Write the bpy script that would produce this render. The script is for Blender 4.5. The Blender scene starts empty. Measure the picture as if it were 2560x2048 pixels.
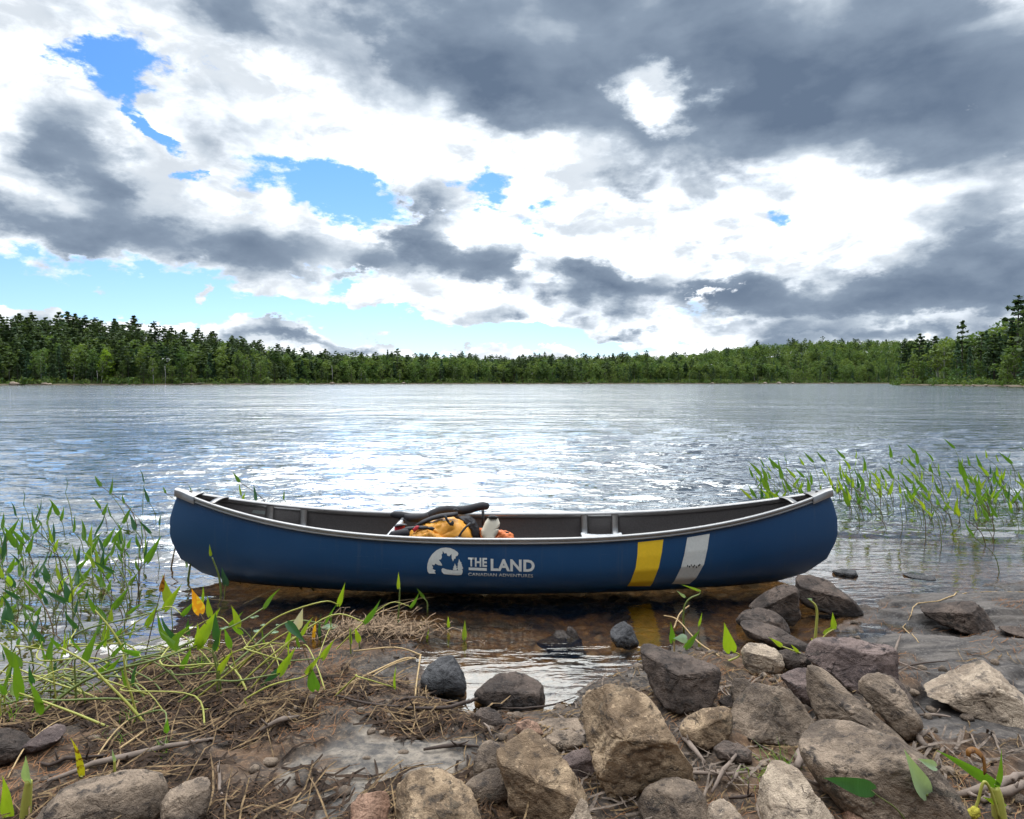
import bpy, bmesh, math, random
import numpy as np
from mathutils import Vector, Matrix, noise as mnoise

SC = bpy.context.scene
COL = SC.collection
R = math.radians

# ------------------------------------------------------------------ camera
CAM_H, FPX, PITCH = 1.45, 1671.0, math.atan2(70.5, 1671.0)
cam_data = bpy.data.cameras.new('camera')
cam_data.sensor_fit = 'HORIZONTAL'
cam_data.sensor_width = 36.0
cam_data.lens = 36.0 * FPX / 2560.0
cam_data.clip_start = 0.05
cam_data.clip_end = 12000.0
cam = bpy.data.objects.new('camera', cam_data)
cam.location = (0, 0, CAM_H)
cam.rotation_euler = (math.pi / 2 - PITCH, 0, 0)
COL.objects.link(cam)
SC.camera = cam

SUN_EL, SUN_AZ = 40.0, -8.0          # degrees; azimuth to the right of straight ahead (+Y)
EXPOSURE = 0.92

# ------------------------------------------------------------------ measuring: photograph -> ground plan
KD = 2560.0 / 2156.0                 # photograph read at 2156 px wide


def ray(px, py):
    x, yu = (px - 1280.0) / FPX, (1024.0 - py) / FPX
    c, s = math.cos(PITCH), math.sin(PITCH)
    return Vector((x, c + s * yu, -s + c * yu))


def at_z(px, py, z=0.0):
    d = ray(px, py)
    return Vector((0, 0, CAM_H)) + d * ((z - CAM_H) / d.z)


def at_y(px, py, y):
    d = ray(px, py)
    return Vector((0, 0, CAM_H)) + d * (y / d.y)


# ------------------------------------------------------------------ node helpers
class NT:
    def __init__(self, tree):
        self.t = tree
        self.n = tree.nodes
        self.l = tree.links

    def node(self, typ, **kw):
        nd = self.n.new(typ)
        for k, v in kw.items():
            setattr(nd, k, v)
        return nd

    def put(self, sock, v):
        if isinstance(v, bpy.types.NodeSocket):
            self.l.new(v, sock)
        else:
            sock.default_value = v

    def math(self, op, a, b=None, c=None, clamp=False):
        nd = self.node('ShaderNodeMath', operation=op, use_clamp=clamp)
        self.put(nd.inputs[0], a)
        if b is not None:
            self.put(nd.inputs[1], b)
        if c is not None:
            self.put(nd.inputs[2], c)
        return nd.outputs[0]

    def vmath(self, op, a, b=None, scale=None):
        nd = self.node('ShaderNodeVectorMath', operation=op)
        self.put(nd.inputs[0], a)
        if b is not None:
            self.put(nd.inputs[1], b)
        if scale is not None:
            self.put(nd.inputs[3], scale)
        return nd.outputs['Value'] if op in ('LENGTH', 'DOT_PRODUCT') else nd.outputs['Vector']

    def mix(self, fac, a, b, blend='MIX'):
        nd = self.node('ShaderNodeMix', data_type='RGBA', blend_type=blend, clamp_factor=True)
        self.put(nd.inputs[0], fac)
        self.put(nd.inputs[6], a)
        self.put(nd.inputs[7], b)
        return nd.outputs[2]

    def smooth(self, v, lo, hi, a=0.0, b=1.0):
        nd = self.node('ShaderNodeMapRange', interpolation_type='SMOOTHSTEP', clamp=True)
        for s, x in zip(nd.inputs, (v, lo, hi, a, b)):
            self.put(s, x)
        return nd.outputs[0]

    def noise(self, vec, scale, detail=4.0, rough=0.55, dist=0.0, color=False):
        nd = self.node('ShaderNodeTexNoise')
        if vec is not None:
            self.l.new(vec, nd.inputs['Vector'])
        self.put(nd.inputs['Scale'], scale)
        nd.inputs['Detail'].default_value = detail
        nd.inputs['Roughness'].default_value = rough
        nd.inputs['Distortion'].default_value = dist
        return nd.outputs['Color' if color else 'Fac']

    def ramp(self, fac, stops, interp='LINEAR'):
        nd = self.node('ShaderNodeValToRGB')
        cr = nd.color_ramp
        cr.interpolation = interp
        while len(cr.elements) > 1:
            cr.elements.remove(cr.elements[-1])
        for i, (p, c) in enumerate(stops):
            e = cr.elements[0] if i == 0 else cr.elements.new(p)
            e.position = p
            e.color = (c[0], c[1], c[2], 1.0)
        self.l.new(fac, nd.inputs[0])
        return nd.outputs[0]


def rgb(r, g, b):
    return (r, g, b, 1.0)


# ------------------------------------------------------------------ world: Nishita sky with broken cloud
SUN_DIR = Vector((math.sin(R(SUN_AZ)) * math.cos(R(SUN_EL)), math.cos(R(SUN_AZ)) * math.cos(R(SUN_EL)), math.sin(R(SUN_EL))))
GLOW_DIR = ray(1400 * KD, 230 * KD).normalized()      # where the sun thins the deck
world = bpy.data.worlds.new('World')
SC.world = world
world.use_nodes = True
W = NT(world.node_tree)
W.n.clear()
w_out = W.node('ShaderNodeOutputWorld')
w_bg = W.node('ShaderNodeBackground')
SKY_STRENGTH = 0.1
w_bg.inputs['Strength'].default_value = SKY_STRENGTH
W.l.new(w_bg.outputs[0], w_out.inputs[0])
w_sky = W.node('ShaderNodeTexSky', sky_type='NISHITA')
w_sky.sun_disc = False
w_sky.sun_elevation = R(SUN_EL)
w_sky.sun_rotation = R(SUN_AZ)
w_sky.air_density = 1.0
w_sky.dust_density = 0.3
w_sky.ozone_density = 2.0
w_dir = W.node('ShaderNodeTexCoord').outputs['Generated']
w_sep = W.node('ShaderNodeSeparateXYZ')
W.l.new(w_dir, w_sep.inputs[0])
w_az = W.math('ARCTAN2', w_sep.outputs[0], w_sep.outputs[1])
w_el = W.math('ARCSINE', w_sep.outputs[2])
# cloud detail noise lives on a flattened direction sphere: clouds get longer and lower toward the horizon
w_zz = W.math('MULTIPLY', w_sep.outputs[2], 2.0)
w_nv = W.node('ShaderNodeCombineXYZ')
W.l.new(w_sep.outputs[0], w_nv.inputs[0])
W.l.new(w_sep.outputs[1], w_nv.inputs[1])
W.l.new(w_zz, w_nv.inputs[2])
w_nv = w_nv.outputs[0]
w_warp = W.noise(w_nv, 9.0, 6.0, 0.6, 0.0, True)
w_warp = W.vmath('SCALE', W.vmath('SUBTRACT', w_warp, (0.5, 0.5, 0.5)), scale=0.22)
w_ae = W.node('ShaderNodeCombineXYZ')
W.l.new(w_az, w_ae.inputs[0])
W.l.new(w_el, w_ae.inputs[1])
w_flat = W.vmath('MULTIPLY', w_warp, (1.0, 0.55, 0.0))
w_p = W.vmath('ADD', w_ae.outputs[0], w_flat)


def azel(px, py):
    d = ray(px, py).normalized()
    return math.atan2(d.x, d.y), math.asin(d.z)


def cloud_field(base, blobs):
    acc = base
    for (cx, cy, rx, ry, rot, amp) in blobs:
        a0, e0 = azel(cx * KD, cy * KD)
        mp = W.node('ShaderNodeMapping', vector_type='TEXTURE')
        ax = azel((cx + rx) * KD, cy * KD)[0] - azel((cx - rx) * KD, cy * KD)[0]
        ey = azel(cx * KD, (cy - ry) * KD)[1] - azel(cx * KD, (cy + ry) * KD)[1]
        mp.inputs['Location'].default_value = (a0, e0, 0)
        mp.inputs['Rotation'].default_value = (0, 0, -R(rot))
        mp.inputs['Scale'].default_value = (ax * 0.5 * 1.25, ey * 0.5 * 1.25, 1)
        W.l.new(w_p, mp.inputs['Vector'])
        gr = W.node('ShaderNodeTexGradient', gradient_type='SPHERICAL')
        W.l.new(mp.outputs[0], gr.inputs[0])
        acc = W.math('MULTIPLY_ADD', gr.outputs['Fac'], amp, acc)
    return acc


COVER = [
    (265, 145, 120, 80, -35, -1.5), (325, 275, 85, 26, 42, -1.3), (725, 410, 210, 68, 10, -1.9), (990, 385, 80, 38, 10, -1.2),
    (1645, 472, 60, 34, 10, -1.0), (1145, 460, 50, 40, 20, -.6), (1230, 480, 60, 30, 20, -.35), (340, 625, 600, 80, 2, -2.0),
    (60, 620, 260, 50, 0, -.9), (930, 700, 420, 50, 4, -1.8), (1260, 722, 220, 30, 0, -1.3), (1480, 640, 120, 24, 0, -.9), (1500, 618, 90, 14, 0, -.8), (410, 378, 26, 16, 0, -.9),
    (1560, 445, 40, 20, 0, -.5), (720, 600, 120, 26, 8, -.5),
    (590, 622, 110, 34, 0, 1.6), (440, 614, 26, 18, 0, 1.5), (745, 640, 60, 24, 10, 1.3), (880, 655, 170, 26, 8, 1.1), (200, 598, 60, 24, 10, 1.2),
    (60, 668, 120, 34, 5, 1.7), (330, 690, 80, 40, 0, 1.7), (470, 690, 110, 42, 0, 1.7), (570, 708, 80, 48, 0, 1.5), (760, 742, 220, 16, 2, 1.5),
    (1010, 752, 240, 14, 1, 1.3), (1100, 665, 110, 34, 0, 1.3), (1320, 697, 70, 30, 0, 1.3), (850, 690, 90, 16, 4, .8), (180, 670, 120, 24, 0, .9),
]
DARK = [
    (1500, 90, 720, 300, 6, 1.1), (1780, 250, 620, 190, 4, .9), (930, 60, 420, 220, 10, .8), (1130, 220, 280, 100, 14, .55), (2000, 190, 340, 260, 0, .55),
    (1385, 205, 90, 60, 15, -1.7), (600, 80, 240, 80, 22, .55), (430, 20, 200, 60, 10, .35), (1500, -250, 1500, 330, 0, .6),
    (90, 290, 230, 130, 28, 1.25), (250, 385, 150, 70, 18, .6), (30, 470, 260, 60, 5, .55), (450, 522, 330, 75, 4, 1.05), (570, 505, 190, 80, 4, .45),
    (180, 485, 240, 50, 5, .5), (20, 560, 120, 30, 5, .5), (905, 440, 75, 60, 0, .95), (940, 562, 150, 56, 8, 1.1), (1140, 520, 70, 60, 0, -.6), (760, 470, 90, 50, 20, -.6), (330, 440, 80, 40, 0, -.4), (1420, 540, 120, 40, 0, -.5), (1060, 555, 80, 80, 0, .8), (770, 578, 80, 38, 8, .9),
    (880, 530, 70, 50, 20, .5), (1290, 605, 220, 55, 2, 1.25), (1260, 575, 100, 50, 0, .5), (1520, 622, 110, 36, 0, .9), (1860, 590, 420, 62, -3, 1.0), (1800, 645, 420, 46, 0, .9),
    (2110, 575, 240, 80, -4, .9), (1320, 697, 60, 28, 0, 1.1), (1095, 667, 80, 30, 0, .95), (1700, 706, 360, 30, 0, .9), (1490, 690, 120, 22, 0, .6), (1990, 490, 130, 60, 0, .6),
    (1330, 405, 90, 30, 0, .75), (530, 250, 130, 120, 30, .4), (840, 280, 120, 60, 0, .3), (2120, 470, 120, 80, 0, .4),
    (460, 706, 90, 22, 0, .75), (330, 704, 60, 20, 0, .6), (90, 682, 90, 20, 0, .6), (570, 706, 40, 30, 20, .5), (760, 748, 120, 12, 0, .5), (1230, 672, 60, 16, 0, .5), (1990, 690, 200, 30, 0, .8), (1600, 735, 200, 14, 0, .6), (620, 728, 160, 14, 4, .7), (1130, 712, 120, 12, 0, .5), (240, 706, 60, 14, 0, .6),
]
w_n1 = W.noise(w_nv, 20.0, 8.0, 0.62)
w_n2 = W.noise(w_nv, 6.0, 6.0, 0.46, 0.4)
w_cov = W.math('MULTIPLY_ADD', W.math('SUBTRACT', w_n1, 0.5), 2.6, cloud_field(1.12, COVER))
w_drk = W.math('MULTIPLY_ADD', W.math('SUBTRACT', w_n2, 0.50), 2.1, cloud_field(0.0, DARK))
# unseen clouds behind the camera, darkened to keep camera-facing sides in shade
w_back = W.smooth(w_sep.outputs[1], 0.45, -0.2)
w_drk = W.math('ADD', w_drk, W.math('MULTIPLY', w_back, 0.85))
w_alpha = W.smooth(W.math('MULTIPLY_ADD', W.math('MAXIMUM', w_drk, 0.0), .45, w_cov), 0.24, 0.84)
# cloud deck overhead, out of view, brightened to add light on upward faces
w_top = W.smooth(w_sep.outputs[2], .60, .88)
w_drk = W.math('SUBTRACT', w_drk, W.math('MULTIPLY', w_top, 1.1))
w_core = W.smooth(w_cov, 0.08, 0.62)
w_shade = W.math('MULTIPLY', W.smooth(w_drk, -0.34, 0.80), w_core)
w_glow = W.math('POWER', W.math('MAXIMUM', W.vmath('DOT_PRODUCT', w_dir, tuple(GLOW_DIR)), 0.0), 14.0)
w_white = W.math('MULTIPLY_ADD', w_glow, 6.0, 8.6)
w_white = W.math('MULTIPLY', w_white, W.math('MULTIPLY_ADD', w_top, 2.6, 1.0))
w_puff = W.noise(w_nv, 13.0, 8.0, 0.6, 0.3)
w_broad = W.noise(w_nv, 3.6, 4.0, 0.5)
w_lit = W.smooth(W.math('MULTIPLY_ADD', w_broad, .8, w_puff), 0.76, 1.08)
w_wcol = W.node('ShaderNodeCombineColor')
for s_, k_ in zip(w_wcol.inputs, (0.97, 1.0, 1.03)):
    W.l.new(W.math('MULTIPLY', w_white, k_), s_)
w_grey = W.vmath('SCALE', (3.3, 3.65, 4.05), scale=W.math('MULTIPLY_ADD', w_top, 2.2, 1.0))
w_wcol = W.mix(W.math('MULTIPLY_ADD', w_lit, .94, .06), w_grey, w_wcol.outputs[0])
w_thick = W.math('MULTIPLY_ADD', W.math('SUBTRACT', W.noise(w_nv, 9.0, 5.0, 0.5), 0.5), 0.9, W.math('MULTIPLY', w_drk, 0.62))
w_gcol = W.ramp(w_thick, [(0.0, (.80, .85, .90)), (0.25, (.47, .54, .62)), (0.55, (.225, .285, .37)), (1.0, (.115, .16, .235))])
w_gcol = W.vmath('SCALE', w_gcol, scale=6.4)
w_cloud = W.mix(w_shade, w_wcol, w_gcol)
w_blue = W.vmath('MULTIPLY', w_sky.outputs[0], W.mix(W.smooth(w_el, .08, .38), rgb(.44, .57, .80), rgb(.27, .50, .78)))
w_col = W.mix(w_alpha, w_blue, w_cloud)
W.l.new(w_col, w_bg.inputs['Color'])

sun_data = bpy.data.lights.new('sun', 'SUN')
sun_data.energy = 0.7
sun_data.angle = R(40)
sun_data.color = (1.0, 0.965, 0.90)
sun = bpy.data.objects.new('sun', sun_data)
sun.rotation_euler = (R(90 - SUN_EL), 0, R(180 - SUN_AZ))
COL.objects.link(sun)

SC.view_settings.view_transform = 'Standard'
SC.view_settings.look = 'None'
SC.view_settings.exposure = EXPOSURE
SC.view_settings.gamma = 1.0
SC.view_settings.use_curve_mapping = False
SC.cycles.use_denoising = True
SC.cycles.max_bounces = 10
SC.cycles.transparent_max_bounces = 16
SC.cycles.diffuse_bounces = 3
SC.cycles.glossy_bounces = 3
SC.cycles.caustics_reflective = False
SC.cycles.caustics_refractive = False
SC.cycles.sample_clamp_indirect = 6.0
world.cycles.sampling_method = 'MANUAL'
world.cycles.sample_map_resolution = 1024

# ------------------------------------------------------------------ mesh + tagging helpers
def tag(o, label=None, cat=None, group=None, kind=None):
    for k, v in (('label', label), ('category', cat), ('group', group), ('kind', kind)):
        if v is not None:
            o[k] = v
    return o


def mesh_np(name, verts, faces, smooth=True, mats=(), attrs=None):
    """faces: (n,4) or (n,3) int array, or a list of such arrays"""
    me = bpy.data.meshes.new(name)
    v = np.asarray(verts, dtype=np.float32).reshape(-1, 3)
    fl = [np.asarray(f, dtype=np.int32) for f in (faces if isinstance(faces, list) else [faces]) if len(f)]
    me.vertices.add(len(v))
    me.vertices.foreach_set('co', v.ravel())
    loops = np.concatenate([f.ravel() for f in fl])
    tot = np.concatenate([np.full(len(f), f.shape[1], np.int32) for f in fl])
    start = np.concatenate([[0], np.cumsum(tot)[:-1]]).astype(np.int32)
    me.loops.add(len(loops))
    me.loops.foreach_set('vertex_index', loops)
    me.polygons.add(len(tot))
    me.polygons.foreach_set('loop_start', start)
    me.polygons.foreach_set('loop_total', tot)
    me.polygons.foreach_set('use_smooth', np.full(len(tot), smooth, dtype=bool))
    for m in mats:
        me.materials.append(m)
    if attrs:
        for k, a in attrs.items():
            at = me.attributes.new(k, 'FLOAT', 'POINT')
            at.data.foreach_set('value', np.asarray(a, dtype=np.float32).ravel())
    me.update(calc_edges=True)
    me.validate()
    return me


def link(name, me, parent=None, loc=None):
    o = bpy.data.objects.new(name, me)
    COL.objects.link(o)
    if parent is not None:
        o.parent = parent
    if loc is not None:
        o.location = loc
    return o


def empty(name, loc=(0, 0, 0), rz=0.0):
    o = bpy.data.objects.new(name, None)
    o.empty_display_size = 0.1
    COL.objects.link(o)
    o.location = loc
    o.rotation_euler = (0, 0, rz)
    return o


class MB:
    """collects raw verts and faces of one part"""

    def __init__(self):
        self.v, self.f, self.m = [], [], []

    def add(self, verts, faces, mi=0):
        n = len(self.v)
        self.v += [tuple(p) for p in verts]
        self.f += [tuple(i + n for i in f) for f in faces]
        self.m += [mi] * len(faces)

    def tube(self, pts, rad, seg=7, mi=0, flat=1.0, caps=True):
        pts = [Vector(p) for p in pts]
        if not hasattr(rad, '__len__'):
            rad = [rad] * len(pts)
        vs, fs = [], []
        up = None
        for i, p in enumerate(pts):
            t = (pts[min(i + 1, len(pts) - 1)] - pts[max(i - 1, 0)]).normalized()
            if up is None:
                up = t.orthogonal().normalized() if abs(t.z) > .9 else Vector((0, 0, 1)).cross(t).normalized()
            up = (up - t * up.dot(t)).normalized()
            b = t.cross(up)
            for k in range(seg):
                a = 2 * math.pi * k / seg
                vs.append(p + (up * math.cos(a) + b * math.sin(a) * flat) * rad[i])
        for i in range(len(pts) - 1):
            for k in range(seg):
                k2 = (k + 1) % seg
                fs.append((i * seg + k, i * seg + k2, (i + 1) * seg + k2, (i + 1) * seg + k))
        if caps:
            fs.append(tuple(range(seg - 1, -1, -1)))
            fs.append(tuple((len(pts) - 1) * seg + k for k in range(seg)))
        self.add(vs, fs, mi)

    def grid(self, rows, mi=0, closed_v=False):
        n = len(rows[0])
        vs = [p for r in rows for p in r]
        fs = []
        for i in range(len(rows) - 1):
            for k in range(n if closed_v else n - 1):
                k2 = (k + 1) % n
                fs.append((i * n + k, i * n + k2, (i + 1) * n + k2, (i + 1) * n + k))
        self.add(vs, fs, mi)

    def build(self, name, mats, parent=None, smooth=True, loc=None, sub=0, bevel=0.0, solid=0.0):
        me = bpy.data.meshes.new(name)
        me.from_pydata([tuple(p) for p in self.v], [], self.f)
        mats = mats if isinstance(mats, (list, tuple)) else [mats]
        for m in mats:
            me.materials.append(m)
        me.polygons.foreach_set('material_index', self.m)
        me.polygons.foreach_set('use_smooth', [smooth] * len(self.f))
        me.update()
        o = link(name, me, parent, loc)
        if solid:
            md = o.modifiers.new('solid', 'SOLIDIFY')
            md.thickness = solid
            md.offset = 0
        if bevel:
            md = o.modifiers.new('bevel', 'BEVEL')
            md.width = bevel
            md.segments = 2
            md.limit_method = 'ANGLE'
        if sub:
            md = o.modifiers.new('sub', 'SUBSURF')
            md.levels = md.render_levels = sub
        return o


# ------------------------------------------------------------------ numpy noise
def _hash(ix, iy, iz, seed):
    h = (ix * 374761393 + iy * 668265263 + iz * 2147483647 + seed * 974634777) & 0xffffffff
    h = ((h ^ (h >> 13)) * 1274126177) & 0xffffffff
    h = ((h ^ (h >> 16)) * 2246822519) & 0xffffffff
    return ((h ^ (h >> 15)) & 0xffff) / 65535.0 * 2 - 1


def vnoise(x, y, z=None, seed=0):
    x, y = np.asarray(x, float), np.asarray(y, float)
    z = np.zeros_like(x) if z is None else np.asarray(z, float)
    ix, iy, iz = (np.floor(q).astype(np.int64) for q in (x, y, z))
    fx, fy, fz = x - ix, y - iy, z - iz
    fx, fy, fz = (q * q * q * (q * (q * 6 - 15) + 10) for q in (fx, fy, fz))
    out = 0
    for dx in (0, 1):
        for dy in (0, 1):
            for dz in (0, 1):
                w = (fx if dx else 1 - fx) * (fy if dy else 1 - fy) * (fz if dz else 1 - fz)
                out = out + w * _hash(ix + dx, iy + dy, iz + dz, seed)
    return out


def fbm(x, y, z=None, oct=4, seed=0, gain=.5):
    out, a, f = 0, 1.0, 1.0
    for i in range(oct):
        out = out + a * vnoise(np.asarray(x) * f + 17.3 * i, np.asarray(y) * f - 9.1 * i, None if z is None else np.asarray(z) * f + 4.7 * i, seed + i)
        a *= gain
        f *= 2.03
    return out


def sstep(v, a, b):
    t = np.clip((v - a) / (b - a), 0, 1)
    return t * t * (3 - 2 * t)


# ------------------------------------------------------------------ ground plan of the shore
SHORE_PX = [(-900, 1480), (-300, 1500), (0, 1488), (110, 1496), (200, 1470), (228, 1428), (300, 1400), (420, 1385), (520, 1362), (600, 1360), (660, 1375),
            (720, 1340), (790, 1308), (862, 1318), (875, 1350), (852, 1388), (880, 1440), (930, 1480), (1000, 1500), (1080, 1508), (1150, 1504), (1205, 1486),
            (1230, 1450), (1300, 1420), (1350, 1400), (1440, 1360), (1540, 1375), (1600, 1392), (1690, 1382), (1760, 1352), (1800, 1322), (1832, 1285),
            (1900, 1258), (1990, 1245), (2100, 1232), (2300, 1222), (2800, 1215), (4200, 1215)]
SHORE = np.array([at_z(a * KD, b * KD, 0.0)[:2] for a, b in SHORE_PX])
SLAB_PX = [(1780, 1330), (1850, 1262), (1990, 1238), (2300, 1215), (3200, 1205), (3400, 1900), (2250, 1640), (2060, 1610), (1960, 1640), (1900, 1500), (1880, 1400)]
SLAB = np.array([at_z(a * KD, b * KD, 0.03)[:2] for a, b in SLAB_PX])
SAND_PX = [(690, 1600), (780, 1560), (880, 1580), (960, 1600), (930, 1680), (860, 1760), (700, 1800), (620, 1760), (640, 1660)]
SAND = np.array([at_z(a * KD, b * KD, 0.08)[:2] for a, b in SAND_PX])


def seg_dist(x, y, poly, closed):
    d = np.full(np.shape(x), 1e9)
    n = len(poly)
    for i in range(n if closed else n - 1):
        a, b = poly[i], poly[(i + 1) % n]
        e = b - a
        t = np.clip(((x - a[0]) * e[0] + (y - a[1]) * e[1]) / (e @ e + 1e-12), 0, 1)
        d = np.minimum(d, np.hypot(x - a[0] - t * e[0], y - a[1] - t * e[1]))
    return d


def inside(x, y, poly):
    c = np.zeros(np.shape(x), bool)
    n = len(poly)
    for i in range(n):
        (x0, y0), (x1, y1) = poly[i], poly[(i + 1) % n]
        if y0 == y1:
            continue
        k = ((y0 > y) != (y1 > y)) & (x < (x1 - x0) * (y - y0) / (y1 - y0) + x0)
        c ^= k
    return c


LAND = np.vstack([[[-60, SHORE[0][1]]], SHORE, [[60, SHORE[-1][1]]], [[60, -400]], [[-60, -400]]])


def shore_sd(x, y):
    d = seg_dist(x, y, np.vstack([[[-60, SHORE[0][1]]], SHORE, [[60, SHORE[-1][1]]]]), False)
    return np.where(inside(x, y, LAND), d, -d)


def zone(x, y, poly, w, seed):
    s = np.where(inside(x, y, poly), 1, -1) * seg_dist(x, y, poly, True)
    return sstep(s + w * fbm(x * 5, y * 5, oct=4, seed=seed), -w * .5, w * .5)


def ground_h(x, y, full=False):
    x, y = np.asarray(x, float), np.asarray(y, float)
    sd = shore_sd(x, y) + 0.05 * fbm(x * 4.1, y * 4.1, oct=3, seed=3)
    slab = zone(x, y, SLAB, .12, 21)
    sand = zone(x, y, SAND, .14, 35)
    rise = 0.075 * (1 - np.exp(-np.maximum(sd, 0) / .22)) + .05 * np.clip(3.1 - y, 0, 3) + np.maximum(sd, 0) * .012
    rise_slab = .03 * (1 - np.exp(-np.maximum(sd, 0) / .5)) + np.maximum(sd, 0) * .045
    land = rise * (1 - slab) + rise_slab * slab
    w = np.maximum(-sd, 0)
    bed = -.085 * (1 - np.exp(-w / .3)) - .075 * w - .2 * np.maximum(w - 4, 0)
    bed = np.maximum(bed, -3.0)
    h = np.where(sd > 0, land, bed)
    rough = (1 - .75 * slab) * (1 - .8 * sand)
    near = np.exp(-np.maximum(np.hypot(x, y - 3.5) - 4, 0) / 4)
    amp = np.where(sd > 0, np.minimum(1, .25 + sd * 3), .7)
    h = h + near * amp * (rough * (.022 * fbm(x * 5, y * 5, oct=3, seed=7) + .013 * fbm(x * 17, y * 17, oct=4, seed=11)) + .004 * fbm(x * 9, y * 24, oct=4, seed=13))
    # low ledges across the bedrock
    led = fbm(x * .9 + 3, y * 2.6, oct=3, seed=18)
    h = h + slab * np.where(sd > 0, 1, .3) * near * .030 * (sstep(led, -.05, .05) + sstep(led, .35, .42) - .8)
    # unseen ground behind the camera, raised into a bank to block low sky light
    h = h + np.clip(.2 - y, 0, 18) * .5 + np.clip(-y - 12, 0, 200) * .02
    h = h + np.maximum(np.abs(x) - 30, 0) * 0
    if full:
        return h, sd, slab, sand
    return h


def ground_at(px, py):
    """point of the ground seen at photograph pixel (native)"""
    z = 0.05
    for _ in range(12):
        p = at_z(px, py, z)
        z2 = float(ground_h(np.array([p.x]), np.array([p.y]))[0])
        if abs(z2 - z) < 1e-4:
            break
        z = z * .4 + z2 * .6
    return Vector((p.x, p.y, z))


def gz(x, y):
    return float(ground_h(np.array([x]), np.array([y]))[0])


# ------------------------------------------------------------------ materials
def new_mat(name):
    m = bpy.data.materials.new(name)
    m.use_nodes = True
    t = NT(m.node_tree)
    b = t.n['Principled BSDF']
    return m, t, b


def obj_coord(t):
    return t.node('ShaderNodeTexCoord').outputs['Object']


def world_pos(t):
    return t.node('ShaderNodeNewGeometry').outputs['Position']


def bump(t, b, h, strength=.4, dist=.01, normal=None):
    nd = t.node('ShaderNodeBump')
    nd.inputs['Strength'].default_value = strength
    nd.inputs['Distance'].default_value = dist
    t.put(nd.inputs['Height'], h)
    t.l.new(nd.outputs[0], b.inputs['Normal'])
    return nd


def simple_mat(name, col, rough=.6, metal=0.0, var=.25, scale=8.0, bstr=.15, bdist=.004, spec=.5, bscale=None, space='Object'):
    m, t, b = new_mat(name)
    c = obj_coord(t) if space == 'Object' else world_pos(t)
    n = t.noise(c, scale, 5, .6)
    lo = rgb(*[k * (1 - var) for k in col])
    hi = rgb(*[min(1, k * (1 + var)) for k in col])
    t.put(b.inputs['Base Color'], t.mix(n, lo, hi))
    b.inputs['Roughness'].default_value = rough
    b.inputs['Metallic'].default_value = metal
    b.inputs['Specular IOR Level'].default_value = spec
    if bstr:
        bump(t, b, t.noise(c, bscale or scale * 6, 4, .6), bstr, bdist)
    return m


def attr(t, name):
    nd = t.node('ShaderNodeAttribute', attribute_name=name)
    return nd.outputs['Fac']


def ground_material():
    m, t, b = new_mat('shore_ground')
    p = world_pos(t)
    sep = t.node('ShaderNodeSeparateXYZ')
    t.l.new(p, sep.inputs[0])
    slab, sand = attr(t, 'slab'), attr(t, 'sand')
    n_big, n_mid, n_fine = t.noise(p, 3.2, 5, .6), t.noise(p, 14, 6, .65), t.noise(p, 70, 5, .7)
    mud = t.mix(t.smooth(n_mid, .38, .62), rgb(.020, .015, .012), rgb(.062, .043, .030))
    mud = t.mix(t.smooth(n_fine, .48, .68), mud, rgb(.17, .115, .07))
    litter = t.mix(n_fine, rgb(.06, .03, .015), rgb(.21, .115, .055))
    mud = t.mix(t.math('MULTIPLY', t.smooth(n_big, .46, .62), .75), mud, litter)
    sandc = t.mix(t.smooth(n_mid, .35, .65), rgb(.060, .055, .052), rgb(.25, .21, .165))
    sandc = t.mix(t.smooth(n_fine, .55, .7), sandc, rgb(.05, .045, .042))
    st = t.vmath('MULTIPLY', p, (1.4, 4.5, 1.0))
    n_st = t.noise(st, 3.0, 7, .65, .6)
    rock = t.mix(t.smooth(n_st, .36, .66), rgb(.034, .029, .027), rgb(.115, .098, .085))
    rock = t.mix(t.math('MULTIPLY', t.smooth(n_fine, .5, .72), .6), rock, rgb(.21, .19, .17))
    rock = t.mix(t.math('MULTIPLY', t.smooth(t.noise(p, 6.0, 5, .7), .56, .7), .7), rock, rgb(.03, .028, .027))
    col = t.mix(sand, mud, sandc)
    col = t.mix(slab, col, rock)
    # lake bed: brown silt, darker further out
    bed = t.mix(t.smooth(n_mid, .35, .65), rgb(.075, .043, .018), rgb(.32, .185, .075))
    bed = t.mix(t.smooth(n_big, .5, .62), bed, rgb(.045, .030, .015))
    bed = t.mix(t.smooth(sep.outputs[2], -.34, -.7), bed, rgb(.016, .017, .014))
    col = t.mix(t.smooth(sep.outputs[2], -.004, -.02), col, bed)
    wet = t.smooth(t.math('MULTIPLY_ADD', n_big, .05, sep.outputs[2]), .075, .035)
    col = t.mix(wet, col, t.mix(1.0, col, rgb(.55, .53, .52), 'MULTIPLY'))
    t.put(b.inputs['Base Color'], col)
    t.put(b.inputs['Roughness'], t.math('SUBTRACT', .85, t.math('MULTIPLY', t.math('MULTIPLY', wet, t.smooth(n_mid, .35, .6)), .62)))
    hgt = t.math('ADD', t.math('MULTIPLY', n_fine, .5), n_mid)
    bump(t, b, hgt, .75, .012)
    return m


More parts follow.
